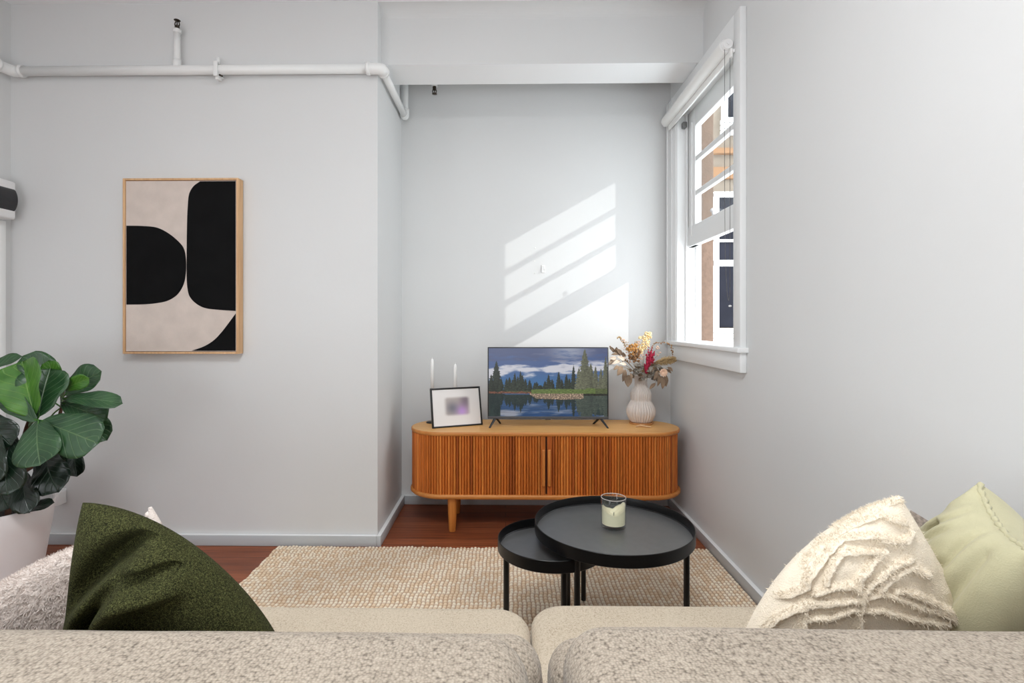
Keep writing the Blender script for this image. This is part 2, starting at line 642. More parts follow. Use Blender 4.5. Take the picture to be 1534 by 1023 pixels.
board2('baseboard_pier', XL + BT, XP, YP - BT, YP)
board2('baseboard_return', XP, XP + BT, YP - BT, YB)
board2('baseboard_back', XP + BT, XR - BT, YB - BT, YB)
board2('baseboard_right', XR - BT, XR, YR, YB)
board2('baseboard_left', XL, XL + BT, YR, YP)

# ------------------------------------------------------------------ window in the right wall
win = bpy.data.objects.new('window_1', None)
COL.objects.link(win)
struct(win)
XF = 1.045
CT = 2.597
w = MB()
w.box(XF, XR, 2.352, 2.42, 1.07, CT, r=.003)                 # near casing
w.box(XF, XR, 3.235, 3.40, 1.06, CT, r=.003)                 # far casing
w.box(XF - .006, XR, 3.30, 3.315, 1.06, CT, r=.003)          # moulding bead
w.box(XF - .008, XR, 3.385, 3.40, 1.06, CT, r=.003)
w.box(XF, XR, 2.42, 3.235, WZ1, CT, r=.003)                  # head casing
w.build('casing', M['trim'], win)
w = MB()
w.box(XF + .005, XO, 3.225, 3.24, 1.06, WZ1, r=.002)
w.box(XF + .005, XO, 2.42, 2.435, 1.06, WZ1, r=.002)
w.box(XF + .005, XO, 2.42, 3.24, WZ1 - .015, WZ1 + .005, r=.002)
w.box(1.098, 1.112, 3.208, 3.228, 1.06, WZ1, r=.002)         # stops and channels
w.box(1.160, 1.180, 3.205, 3.228, 1.06, WZ1, r=.002)
w.box(1.098, 1.112, 2.432, 2.446, 1.06, WZ1, r=.002)
w.build('jamb', M['trim'], win)
w = MB()
w.box(1.026, XO + .05, 2.336, 3.41, 1.050, 1.074, r=.004)
w.build('sill', M['trim'], win)
w = MB()
w.box(XF, XR, 2.352, 3.40, .960, 1.050, r=.003)
w.build('apron', M['trim'], win)
SX0, SX1 = 1.114, 1.150
w = MB()
w.box(SX0, SX1, 3.10, 3.226, 1.645, 2.457, r=.004)
w.box(SX0 - .008, SX0 + .01, 3.135, 3.15, 1.70, 2.38, r=.003)
w.box(SX0, SX1, 2.436, 2.468, 1.645, 2.457, r=.004)
w.box(SX0, SX1, 2.468, 3.10, 2.345, 2.457, r=.004)
w.box(SX0 - .004, SX1, 2.440, 3.225, 1.645, 1.765, r=.005)
sash = w.build('sash', M['trim'], win)
for z0, z1 in ((2.137, 2.168), (1.936, 1.966)):
    MB().box(SX0 + .004, SX1 - .004, 2.466, 3.102, z0, z1, r=.004).build('muntin', M['trim'], sash)
MB().box(1.131, 1.134, 2.46, 3.11, 1.75, 2.36).build('glass_pane', M['pane'], sash)
w = MB()
w.lathe([(.006, 0), (.006, .012), (.013, .018), (.014, .028), (.008, .034), (0, .035)], seg=16,
        m=Matrix.Translation((SX0 - .002, 2.83, 1.765)) @ Matrix.Rotation(0, 4, 'Y'))
w.build('sash_knob', mat('clear_knob', (214, 214, 216), .15), sash)

# roller blind
bl = thing('roller_blind', 'white roller blind rolled up on its tube across the window head', 'roller blind', (1.02, 2.88, 2.44))
RBX, RBZ = 1.018, 2.462
mY = Matrix.Translation((RBX, 0, RBZ)) @ Matrix.Rotation(-PI / 2, 4, 'X')
w = MB()
w.lathe([(0.0, 2.435), (.031, 2.435), (.0315, 2.437), (.0315, 3.34), (.031, 3.342), (0, 3.342)], seg=32, m=mY)
w.build('rolled_cloth', M['blind'], bl, sharp=40)
w = MB()
w.lathe([(0, 2.412), (.022, 2.412), (.025, 2.416), (.026, 2.43), (.03, 2.43), (.03, 2.435), (0, 2.435)], seg=28, m=mY)
w.lathe([(0, 2.407), (.006, 2.407), (.006, 2.413), (0, 2.413)], seg=12, m=mY)
w.build('chain_wheel', M['white_plastic'], bl, sharp=40)
w = MB()
w.box(RBX + .012, XF, 2.418, 2.426, RBZ - .014, RBZ + .014, r=.002)
w.box(RBX + .018, XF, 2.400, 2.418, RBZ - .045, RBZ - .030, r=.002)
w.build('bracket', M['white_plastic'], bl)
w = MB()
w.box(RBX - .015, XF, 3.345, 3.351, RBZ - .03, RBZ + .03, r=.002)
w.build('bracket', M['white_plastic'], bl)
w = MB()
w.box(1.028, 1.040, 2.41, 3.33, RBZ - .062, RBZ - .02, r=.004)
w.build('hem_bar', M['blind'], bl)


def chain(pts, r=.0016):
    w = MB()
    c = bez(pts, 24)
    # beads on a cord
    w.tube(c, r * .55, 6)
    acc = 0
    for a, b in zip(c[:-1], c[1:]):
        L = (b - a).length
        while acc < L:
            w.ball(a.lerp(b, acc / L), r, 1)
            acc += .0062
        acc -= L
    return w


ya = 2.422
chain([(RBX - .012, ya, RBZ), (RBX - .0125, ya, 2.0), (RBX - .010, ya, 1.55), (RBX - .002, ya, 1.34), (RBX + .006, ya, 1.287), (RBX + .012, ya, 1.34),
       (RBX + .0125, ya, 1.55), (RBX + .0125, ya, 2.0), (RBX + .0125, ya, RBZ)]).build('bead_chain', M['chain'], bl)
w = MB()
w.ball((RBX + .014, 2.425, 1.262), .006, 2, sc=(1.3, 1, .8))
w.build('chain_tidy', M['white_plastic'], bl)

# small dark bracket at the top of the sash channel
o = MB().box(1.075, 1.10, 3.19, 3.224, 2.37, 2.405, r=.004).build('blind_bracket', mat('grey_metal', (120, 120, 120), .4, metal=.5))
tag(o, 'small grey metal bracket in the window corner below the rolled blind', 'bracket')

# ------------------------------------------------------------------ outside
ext = thing('apartment_building', 'pale rendered building with white framed dark windows seen outside the window', 'building', (3.6, 6.2, -3))
MB().box(2.36, 6.0, 6.0, 6.8, -3, 6.4).build('outer_wall', M['cream_render'], ext)
w = MB()
w.box(2.34, 6.02, 5.95, 6.0, 2.82, 2.95)
w.box(2.34, 6.02, 5.93, 6.0, 3.1, 3.16)
w.build('cornice', M['orange_trim'], ext)


def ext_window(x0, x1, z0, z1):
    fr = MB()
    zz = [z0, z0 + .695, z0 + .76, z0 + .965, z0 + .99, z1]
    for x in (x0 - .05, (x0 + x1) / 2 - .03, x1 - .01):
        fr.box(x, x + .06, 5.948, 6.01, z0 - .05, z1 + .05, r=.004)
    fr.box(x0 - .05, x1 + .05, 5.94, 6.01, z0 + .69, z0 + .76, r=.004)
    fr.box(x0 - .05, x1 + .05, 5.94, 6.01, z0 + .965, z0 + .992, r=.004)
    fr.box(x0 - .05, x1 + .05, 5.94, 6.01, z1, z1 + .06, r=.004)
    for k in range(3):
        fr.box(x0 - .06, x1 + .06, 5.90 + .01 * k, 6.01, z0 - .06 - .06 * k, z0 - .01 - .06 * k, r=.004)
    f = fr.build('window', M['trim'], ext)
    MB().box(x0, x1, 5.975, 5.99, z0, z1).build('pane', M['darkglass'], f)


ext_window(2.40, 3.5, 1.14, 2.61)
ext_window(4.2, 5.2, 1.14, 2.61)
ext_window(2.40, 3.5, -1.6, -.13)
ext_window(4.2, 5.2, -1.6, -.13)
ext_window(2.5, 3.5, 3.5, 4.97)
ext_window(4.2, 5.2, 3.5, 4.97)
o = MB().box(1.575, 1.665, 4.22, 4.34, -3, 5.2, r=.006).box(1.56, 1.68, 4.20, 4.36, -3, -2.6, r=.01).build('rendered_pillar', M['render'])
tag(o, 'tan rough rendered pillar standing just outside the window', 'pillar')

# ------------------------------------------------------------------ fire pipes on the wall
pp = thing('fire_sprinkler_pipe', 'white painted sprinkler pipe running along the pier wall and round its corner', 'pipe', (-1.7, 2.74, 2.52))
PYc = 2.742
zl, zr = 2.52, 2.52
w = MB()
w.tube([(XL + .06, PYc, zl), (XP + .02, PYc, zr)], .0245, 20)
w.build('horizontal_pipe', M['pipe'], pp)
# left elbow and the run along the left wall
w = MB()
w.tube(bez([(XL + .10, PYc, zl), (XL + .06, PYc - .004, zl), (XL + .042, PYc - .04, zl), (XL + .04, PYc - .085, zl)], 8), .029, 20)
w.tube([(XL + .092, PYc, zl), (XL + .105, PYc, zl)], .033, 20)
w.tube([(XL + .04, PYc - .075, zl), (XL + .04, PYc - .09, zl)], .033, 20)
w.build('elbow', M['pipe'], pp)
w = MB()
w.tube([(XL + .04, PYc - .08, zl), (XL + .04, YR + .1, zl)], .0245, 20)
w.build('side_pipe', M['pipe'], pp)
# right elbow
XPI = XP + .032
w = MB()
w.tube([(XP - .048, PYc, zr), (XP - .03, PYc, zr)], .033, 20)
w.tube(bez([(XP - .035, PYc, zr), (XP + .0, PYc, zr), (XPI - .002, PYc + .01, zr), (XPI, PYc + .045, zr)], 8), .029, 20)
w.tube([(XPI, PYc + .03, zr), (XPI, PYc + .045, zr)], .032, 20)
w.build('elbow', M['pipe'], pp)
w = MB()
w.tube([(XPI, PYc + .04, zr), (XPI, 3.37, zr)], .020, 18)
w.build('return_pipe', M['pipe'], pp)
w = MB()
w.tube(bez([(XPI, 3.335, zr), (XPI, 3.37, zr), (XPI, 3.385, zr + .02), (XPI, 3.385, zr + .05)], 8), .026, 18)
w.build('elbow', M['pipe'], pp)
w = MB()
w.tube([(XPI, 3.385, zr + .04), (XPI, 3.385, 2.755)], .020, 18)
w.tube([(XPI - .005, 3.385, 2.755), (-.46, 3.385, 2.755)], .020, 18)
w.tube([(-.46, 3.385, 2.775), (-.46, 3.385, 2.715)], .019, 18)
w.build('riser', M['pipe'], pp)
w = MB()
x0 = -1.735
w.tube([(x0, PYc, zl), (x0, PYc, 2.725)], .0155, 18)
w.tube([(x0, PYc, zl + .01), (x0, PYc, zl + .055)], .0205, 18)
w.tube([(x0, PYc, 2.716), (x0, PYc, 2.735)], .0195, 18)
w.build('riser', M['pipe'], pp)


def sprinkler(x, y, z, up):
    s = 1 if up else -1
    w = MB()
    q = lambda a: [(x + p[0], y + p[1], z + s * p[2]) for p in a]
    w.tube(q([(0, 0, -.004), (0, 0, .014)]), .012, 12)
    w.tube(q([(0, 0, .014), (0, 0, .022)]), .008, 12)
    for sx in (-1, 1):
        w.tube(bez(q([(sx * .009, 0, .014), (sx * .0125, 0, .026), (sx * .009, 0, .038), (0, 0, .047)]), 5), .0028, 8)
    w.tube(q([(0, 0, .020), (0, 0, .044)]), .003, 8)
    w.lathe([(0, 0), (.014, 0), (.0165, .002), (.014, .004), (0, .005)], seg=16, m=Matrix.Translation((x, y, z + s * .046)))
    return w.build('sprinkler_head', M['bronze'], pp)


sprinkler(x0, PYc, 2.735, True)
sprinkler(-.46, 3.385, 2.712, False)
w = MB()
xc = -1.515
w.box(xc - .011, xc + .011, PYc - .03, YP, zl + .026, zl + .034, r=.003)
w.box(xc - .011, xc + .011, PYc - .031, PYc - .026, zl - .045, zl + .034, r=.002)
w.box(xc - .011, xc + .011, PYc - .03, YP, zl - .034, zl - .027, r=.002)
w.box(xc - .008, xc + .010, PYc - .018, PYc + .018, zl - .055, zl - .034, r=.003)
w.tube([(xc, PYc, zl + .03), (xc, PYc, zl + .065)], .009, 10)
cl = w.build('pipe_clip', M['pipe'], pp)
w = MB()
w.tube([(xc + .016, PYc - .02, zl - .036), (xc + .032, PYc - .02, zl - .043)], .005, 8)
w.build('clip_bolt', M['bronze'], cl)

# ------------------------------------------------------------------ switchboard + conduit on the left wall
fb = thing('switchboard', 'white electrical switchboard box with dark tinted cover high on the left wall', 'switchboard', (XL, 2.6, 1.9))
z0, z1 = W(10, 326, 2.70).z, W(10, 268, 2.70).z
w = MB()
w.box(XL, XL + .085, 2.42, 2.725, z0, z1, r=.012, seg=3)
w.build('case', M['white_plastic'], fb)
w = MB()
vs, fs = [], []
n = 12
ya_, yb_ = 2.44, 2.712
za, zb = z0 + .042, z1 - .04
pr = [(XL + .083 + .022 * math.sin(PI * k / n) ** .6 if 0 < k < n else XL + .083, za + (zb - za) * k / n) for k in range(n + 1)]
vs = [(x, ya_, z) for x, z in pr] + [(x, yb_, z) for x, z in pr]
for k in range(n):
    fs.append([k, k + 1, n + 2 + k, n + 1 + k][::-1])
fs.append(list(range(n + 1)))
fs.append([n + 1 + k for k in range(n + 1)][::-1])
w.add(vs, fs)
w.build('cover', M['dark_plastic'], fb, sharp=40)
o = MB().box(XL, XL + .02, 2.70, 2.735, .06, z0 - .004, r=.003).build('cable_conduit', M['pipe'])
tag(o, 'narrow white cable conduit running down the corner below the switchboard', 'conduit')

# ------------------------------------------------------------------ power outlet on pier wall
c = W(83, 744, 2.80)
po = thing('power_outlet', 'white wall power outlet beside the fig pot with a plugged adapter', 'outlet', (c.x, YP, c.z))
MB().box(c.x - .06, c.x + .045, YP - .010, YP, c.z - .038, c.z + .04, r=.003).build('faceplate', M['white_plastic'], po)
MB().box(c.x - .035, c.x - .02, YP - .015, YP - .009, c.z + .012, c.z + .03, r=.002).build('switch', M['white_plastic'], po)
o = MB().box(c.x + .018, c.x + .05, YP - .06, YP - .0095, c.z - .036, c.z + .034, r=.004).build('plug_adapter', M['white_plastic'])
tag(o, 'white box shaped plug adapter sticking out of the wall outlet', 'plug')

# ------------------------------------------------------------------ hook on the back wall
c = W(814, 402, 3.42)
hk = thing('wall_hook', 'small white adhesive hook on the sunlit back wall above the television', 'hook', (c.x, YB, c.z))
MB().box(c.x - .012, c.x + .012, YB - .004, YB, c.z - .028, c.z + .022, r=.002).build('back_plate', M['white_plastic'], hk)
w = MB()
w.tube(bez([(c.x, YB - .003, c.z + .012), (c.x + .002, YB - .014, c.z + .008), (c.x + .004, YB - .018, c.z - .012), (c.x + .004, YB - .026, c.z - .012), (c.x + .005, YB - .03, c.z - .004)], 6), .003, 8)
w.build('hook_arm', M['white_plastic'], hk)
for i, (u, v, lb) in enumerate(((802, 371, 'tiny filled screw hole in the back wall, highest of three'), (801, 391, 'tiny filled screw hole in the back wall, middle of three'), (802, 409, 'tiny filled screw hole in the back wall, lowest of three'))):
    p = W(u, v, 3.42)
    w = MB()
    w.lathe([(0, 0), (.005, 0), (.0045, .0025), (.002, .0028), (0, .0015)], seg=12, m=Matrix.Translation((p.x, YB, p.z)) @ Matrix.Rotation(PI / 2, 4, 'X'))
    o = w.build('wall_plug', M['pipe'])
    tag(o, lb, 'screw plug', 'screw plugs in the back wall')

# ------------------------------------------------------------------ abstract painting
pt = thing('framed_painting', 'tall framed abstract painting with black rounded shapes on cream, hung on the pier wall', 'painting', (-1.7, YP, 1.02))
c0, c1 = W(183.5, 530, 2.755), W(358, 267, 2.755)
px0, px1, pz0, pz1 = c0.x, c1.x, c0.z, c1.z
pyf = YP - .058
fw = .0105
w = MB()
w.box(px0, px0 + fw, pyf, YP - .004, pz0, pz1, r=.001)
w.box(px1 - fw, px1, pyf, YP - .004, pz0, pz1, r=.001)
w.box(px0 + fw, px1 - fw, pyf, YP - .004, pz0, pz0 + fw, r=.001)
w.box(px0 + fw, px1 - fw, pyf, YP - .004, pz1 - fw, pz1, r=.001)
w.build('frame', M['oak'], pt)
# canvas panel: s,t from the picture region (pixels of a zoomed crop)
qx0, qx1, qz0, qz1 = px0 + .016, px1 - .016, pz0 + .016, pz1 - .016


def cv(x, y):     # crop pixels: x 62..636, y 75..943
    return (qx0 + (x - 62) / 574 * (qx1 - qx0), qz1 - (y - 75) / 868 * (qz1 - qz0))


w = MB()
yc = pyf + .007
w.box(px0 + .013, px1 - .013, yc, YP - .01, pz0 + .013, pz1 - .013, mi=0)


def blob(pts, off):
    n = len(pts)
    f_ = [(x, yc - off, z) for x, z in pts]
    b_ = [(x, yc + .001, z) for x, z in pts]
    fs = [list(range(n))]
    fs += [[i, i + n, (i + 1) % n + n, (i + 1) % n] for i in range(n)]
    w.add(f_ + b_, fs, 1, False)


def curve2(pts, n=10):
    return [(p.x, p.y) for p in bez([(x, y, 0) for x, y in pts], n)]


L = curve2([(62, 301), (150, 303), (225, 312), (290, 345), (345, 392), (368, 430), (376, 490), (374, 550), (362, 605), (330, 655), (280, 686), (220, 699), (150, 705), (62, 706)])
blob([cv(*p) for p in L], .0012)
R = [(636, 75), (450, 75)] + curve2([(450, 75), (415, 100), (392, 140), (385, 200), (381, 300), (379, 450), (379, 560), (383, 620), (395, 665), (430, 702), (480, 725), (560, 734), (636, 739)])[1:]
blob([cv(*p) for p in R], .0012)
B = curve2([(636, 752), (600, 800), (560, 850), (520, 890), (470, 920), (405, 943)]) + [(636, 943)]
blob([cv(*p) for p in B], .0012)
w.build('canvas', [M['canvas'], M['paintblack']], pt)

# ------------------------------------------------------------------ sideboard console
CX, HW, CY0, CY1, CH = .232, .793, 2.925, 3.335, .572
ccy = (CY0 + CY1) / 2
cn = thing('tambour_sideboard', 'long oak sideboard with rounded ends and slatted sliding doors against the alcove wall', 'sideboard', (CX, ccy, 0))


def stadium(hw, hd, n=24):
    """outline, counter clockwise from front centre going right"""
    pts = []
    r = hd
    for k in range(n + 1):
        a = -PI / 2 + PI * k / n
        pts.append((CX + hw - r + r * math.cos(a), ccy + r * math.sin(a)))
    for k in range(n + 1):
        a = PI / 2 + PI * k / n
        pts.append((CX - hw + r + r * math.cos(a), ccy + r * math.sin(a)))
    return pts


def slab(hw, hd, z0, z1, rb, m_top=0, m_edge=1):
    w = MB()
    rings = []
    for (ins, z) in ((rb, z0), (0, z0 + rb), (0, z1 - rb), (rb * .4, z1 - rb * .25), (rb, z1)):
        rings.append([(x, y, z) for x, y in stadium(hw - ins, hd - ins)])
    n = len(rings[0])
    vs = [p for r in rings for p in r]
    fs, mi = [], []
    for i in range(len(rings) - 1):
        for k in range(n):
            k2 = (k + 1) % n
            fs.append([i * n + k, i * n + k2, (i + 1) * n + k2, (i + 1) * n + k])
    w.add(vs, fs, m_edge)
    w.add(rings[-1], [list(range(n))], m_top, False)
    w.add(rings[0], [list(range(n))[::-1]], m_edge, False)
    return w


HD = (CY1 - CY0) / 2
slab(HW, HD, CH - .022, CH, .006).build('top', [M['ctop'], M['cedge']], cn)
slab(HW + .004, HD, .196, .222, .008).build('base_board', [M['cedge'], M['cedge']], cn)
# body core
w = MB()
pts = stadium(HW - .03, HD - .03)
n = len(pts)
vs = [(x, y, .222) for x, y in pts] + [(x, y, CH - .022) for x, y in pts]
w.add(vs, [[k, (k + 1) % n, n + (k + 1) % n, n + k] for k in range(n)], 0)
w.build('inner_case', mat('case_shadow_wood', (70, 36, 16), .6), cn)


def tambour(sign):
    """slatted door from the centre round one end to the back"""
    hd = HD - .014
    hw = HW - .014
    straight = hw - hd
    total = straight + PI * hd + straight * .5
    sw = .0158
    n = int(total / sw)
    vs, fs, cols = [], [], []
    z0, z1 = .222, CH - .022

    def at(s, off):
        if s < straight:
            return (s, -hd - off)
        s2 = s - straight
        if s2 < PI * hd:
            a = s2 / hd
            return (straight + (hd + off) * math.sin(a), -(hd + off) * math.cos(a))
        return (straight - (s2 - PI * hd), hd + off)
    start = .0045
    prof = [(0, -.008), (.09, -.001), (.26, .0042), (.5, .0058), (.74, .0042), (.91, -.001), (1, -.008)]
    for i in range(n):
        wide = 0
        if i == 0:
            prof_i = [(0, -.003), (.02, .0045), (.5, .0055), (.98, .0045), (1, -.003)]
        else:
            prof_i = prof
        s0 = start + (0 if i == 0 else .028 + (i - 1) * sw)
        s1 = s0 + (.028 if i == 0 else sw)
        h = rnd.random()
        k = .80 + .34 * rnd.random()
        base = lin((194, 108, 42)) if h < .6 else (lin((206, 124, 54)) if h < .85 else lin((164, 84, 32)))
        colr = tuple(min(1, q * k) for q in base)
        o = len(vs)
        for (t, off) in prof_i:
            x, y = at(s0 + (s1 - s0) * t, off)
            for z in (z0, z1):
                vs.append((CX + sign * x - .004, ccy + y, z))
                cols.append((*colr, 1))
        for j in range(len(prof_i) - 1):
            q = [o + 2 * j, o + 2 * j + 2, o + 2 * j + 3, o + 2 * j + 1]
            fs.append(q if sign > 0 else q[::-1])
    w = MB()
    w.add(vs, fs, 0)
    d = w.build('sliding_door', M['slat'], cn, sharp=50)
    ca = d.data.color_attributes.new('Col', 'FLOAT_COLOR', 'POINT')
    ca.data.foreach_set('color', np.array(cols, dtype=np.float32).ravel())
    hx = CX - .004 + sign * .016
    MB().box(hx - .0085, hx + .0085, CY0 - .008, CY0 + .012, .274, .478, r=.004, seg=3).build('handle', M['cleg'], d)
    return d


tambour(-1)
tambour(1)
for lx in (CX - .535, CX + .535):
    for ly in (CY0 + .058, CY1 - .065):
        w = MB()
        w.lathe([(.0185, 0), (.0195, .003), (.024, .09), (.028, .196)], (lx, ly), 28)
        w.build('leg', M['cleg'], cn, sharp=40)

# ------------------------------------------------------------------ television
tvy = 3.11
t0, t1 = W(730.5, 626.5, tvy), W(911, 520, tvy)
tx0, tx1, tz0, tz1 = t0.x, t1.x, t0.z, t1.z
tv = thing('television', 'flat television showing a lake and pine landscape, standing on the oak sideboard', 'television', ((tx0 + tx1) / 2, tvy, CH))
w = MB()
w.box(tx0, tx1, tvy - .004, tvy + .028, tz0, tz1, r=.003)
w.box(tx0 + .1, tx1 - .1, tvy + .028, tvy + .06, tz0 + .03, tz1 - .12, r=.01)
w.build('cabinet', M['tvblack'], tv)
w = MB()
w.box(tx0 + .001, tx1 - .001, tvy - .0075, tvy - .0035, tz0 - .002, tz0 + .013, r=.001)
w.box((tx0 + tx1) / 2 - .016, (tx0 + tx1) / 2 + .016, tvy - .007, tvy + .004, tz0 - .008, tz0 + .002, r=.002)
w.build('bezel', mat('tv_bezel_grey', (74, 76, 80), .4), tv)
sx0, sx1, sz0, sz1 = tx0 + .007, tx1 - .007, tz0 + .013, tz1 - .006
NX, NZ = 330, 190


def nz(x, y, s=0.):
    return noise.noise(Vector((x, y, s)))


def fbm(x, y, s=0., o=4):
    a, f, r = 1., 1., 0.
    for _ in range(o):
        r += a * noise.noise(Vector((x * f, y * f, s)))
        a *= .5
        f *= 2.1
    return r


trees = [(.065, .815, .062, .36), (.02, .62, .04, .36), (.105, .56, .03, .38)]
for s_, tp in ((.15, .55), (.175, .57), (.20, .53), (.22, .63), (.245, .58), (.268, .66), (.285, .6), (.31, .54), (.345, .53), (.39, .49), (.405, .5), (.44, .45)):
    trees.append((s_, tp + .01, .030, .39))
for s_, tp in ((.475, .52), (.505, .62), (.535, .55), (.59, .66), (.615, .55), (.655, .62), (.68, .56), (.43, .46)):
    trees.append((s_, tp, .030, .40))
for s_, tp, hw_ in ((.715, .76, .03), (.76, .72, .04), (.81, .99, .075), (.86, .78, .05), (.9, .74, .04), (.945, .7, .04), (.985, .88, .04), (.84, .7, .05)):
    trees.append((s_, tp, hw_, .4))


def land(s, t):
    """colour of the landscape above the waterline, None for sky"""
    j = .5 * nz(s * 60, t * 60, 3) + .5 * nz(s * 140, t * 140, 5)
    best = None
    for (cx, tp, hw_, bs) in trees:
        if t > tp or t < bs - .02:
            continue
        k = (tp - t) / (tp - bs)
        ragged = .75 + .25 * abs(math.sin(k * 22 + cx * 90)) + .7 * j
        if abs(s - cx) < hw_ * (k ** .75) * ragged:
            big = hw_ > .035
            side = (s - cx) / hw_
            base = (82, 84, 62) if (big and cx > .5) else (44, 54, 42)
            m = .75 + .6 * j - .22 * side + (.25 if big and cx > .5 else 0)
            best = tuple(max(8, q * m) for q in base)
    return best


def tv_colour(s, t):
    shore = .333 + .012 * nz(s * 8, 1) - (.045 if .36 < s < .84 else 0.)
    if t >= .333 + .004 * nz(s * 30, 1):
        tr = land(s, t)
        # ground
        if t < .42:
            if s < .36:
                if t < .355 + .02 * nz(s * 20, 4) + .03 * (.36 - s):
                    m = .8 + .5 * fbm(s * 60, t * 90)
                    return tuple(q * m for q in (132, 78, 56))
                if t < .395:
                    m = .8 + .5 * fbm(s * 60, t * 90)
                    return tr or tuple(q * m for q in (86, 84, 48))
            else:
                top = .405 - .05 * abs(s - .6) + (.02 if s > .82 else 0)
                if t < top:
                    m = .85 + .35 * fbm(s * 50, t * 120)
                    return tuple(q * m for q in ((98, 122, 50) if s < .9 else (84, 96, 50)))
        if tr:
            return tr
        # sky with clouds
        k = (t - .4) / .6
        base = [(44, 100, 158), (60, 84, 138)]
        f = min(1, max(0, (k - .1) / .45))
        sky = [base[0][i] * (1 - f) + base[1][i] * f for i in range(3)]
        c = 1.25 * fbm(s * 4.6 + .6, t * 15, 7., 6)
        band = math.exp(-((t - .68 - .10 * (s - .4)) / .10) ** 2)
        cl_ = max(0, min(1, (c * .9 + band * 1.25 - .48) * 1.7))
        white = (196, 196, 206)
        col_ = [sky[i] * (1 - cl_) + white[i] * cl_ for i in range(3)]
        dk = max(0, min(1, (t - .80 + .12 * c) / .1))
        glow = math.exp(-((s - .68) / .16) ** 2) * max(0, min(1, (t - .72) / .2))
        dark = [64 + 96 * glow, 72 + 92 * glow, 112 + 66 * glow]
        return tuple(col_[i] * (1 - dk * .8) + dark[i] * dk * .8 for i in range(3))
    # rock wall
    lo = .245 + .02 * abs(s - .62) / .25
    if .345 < s < .80 and t > lo + .06 * max(0, (.40 - s) / .06) and t > .235:
        v = nz(s * 95, t * 70, 9)
        m = .62 + .9 * max(0, v + .15)
        return tuple(min(255, q * m) for q in (168, 140, 112))
    if s >= .80 and t > .30:
        return tuple(q * (.6 + .5 * fbm(s * 60, t * 60)) for q in (52, 54, 38))
    # water mirror
    tm = .333 + (.333 - t) * 1.12
    w_ = .006 * nz(s * 14, t * 60, 2)
    tr = land(s + w_, tm + .02)
    rip = .9 + .22 * nz(s * 6, t * 110, 6)
    if tr or s > .84 and t > .06 * nz(s * 9, 2) + .03 or s < .10:
        b_ = tr or (44, 56, 44)
        return tuple(q * .62 * rip + z for q, z in zip(b_, (6, 16, 20)))
    f = max(0, min(1, (t - .02) / .28))
    c = fbm(s * 3.4 + 2, t * 13, 11, 5)
    cl_ = max(0, min(1, (c + .55 * math.exp(-((t - .07) / .07) ** 2) - .22) * 1.4))
    sky = [24 + 26 * f, 62 + 22 * f, 116 + 14 * f]
    wh = (146, 152, 168)
    return tuple((sky[i] * (1 - cl_) + wh[i] * cl_) * rip for i in range(3))


vs, fs = [], []
cols = np.zeros(((NX + 1) * (NZ + 1), 4), dtype=np.float32)
cols[:, 3] = 1
i = 0
for b in range(NZ + 1):
    for a in range(NX + 1):
        s, t = a / NX, b / NZ
        vs.append((sx0 + (sx1 - sx0) * s, tvy - .0046, sz0 + (sz1 - sz0) * t))
        g_ = tv_colour(s, t)
        m_ = sum(g_) / 3
        cols[i, :3] = lin([max(0, min(255, (q * .86 + m_ * .14) * .9 + 18)) for q in g_])  # grey lift paints a haze of room reflection into the picture
        i += 1
for b in range(NZ):
    for a in range(NX):
        o = b * (NX + 1) + a
        fs.append([o, o + 1, o + NX + 2, o + NX + 1])
w = MB()
w.add(vs, fs, 0, False)
scr = w.build('screen', vcol_mat('lit_screen', rough=.25, emit=.85, spec=.35), tv)
ca = scr.data.color_attributes.new('Col', 'FLOAT_COLOR', 'POINT')
ca.data.foreach_set('color', cols.ravel())
for sgn, xx in ((1, tx0 + .03), (-1, tx1 - .03)):
    w = MB()
    top = Vector((xx + sgn * .018, tvy + .012, tz0 + .004))
    for q in (Vector((xx - sgn * .018, tvy - .055, CH)), Vector((xx + sgn * .045, tvy + .085, CH))):
        d = (q - top)
        n = 6
        w.tube([top + d * (k / n) for k in range(n + 1)] + [q + Vector((0, 0, 0))], [.0075, .0075, .007, .0065, .006, .0055, .005, .005], 10)
    w.build('foot', M['tvblack'], tv)

# ------------------------------------------------------------------ photo frame, leaning back
bl_, br_ = W(648, 642, 3.035), W(723.3, 636.5, 3.15)
bl_.z = br_.z = CH
ax = (br_ - bl_)
pw = ax.length
ax.normalize()
nrm = Vector((ax.y, -ax.x, 0)).normalized()          # faces the camera
lean = math.radians(13)
up = (Vector((0, 0, 1)) * math.cos(lean) - nrm * math.sin(lean)).normalized()
fn = ax.cross(up) * 1.0                              # front normal
if fn.y > 0:
    fn = -fn
ph = .232
MF = Matrix(((ax.x, -fn.x, up.x, bl_.x), (ax.y, -fn.y, up.y, bl_.y), (ax.z, -fn.z, up.z, bl_.z), (0, 0, 0, 1)))
pf = thing('photo_frame', 'thin black photo frame with white mat leaning on the sideboard in front of the tapers', 'photo frame', bl_)
f = .0095
w = MB()
for b in ((0, f, 0, ph), (pw - f, pw, 0, ph), (f, pw - f, 0, f), (f, pw - f, ph - f, ph)):
    w.box(b[0], b[1], 0, .016, b[2] + .001, b[3] + .001, r=.001, m=MF)
w.build('frame', M['frameblack'], pf)
w = MB()
w.box(f, pw - f, .004, .012, f, ph - f, m=MF)
w.box(f, pw - f, .012, .0155, f, ph - f, m=MF)
w.build('mat_board', M['matboard'], pf)
vs, fs, cl2 = [], [], []
na, nb = 48, 32
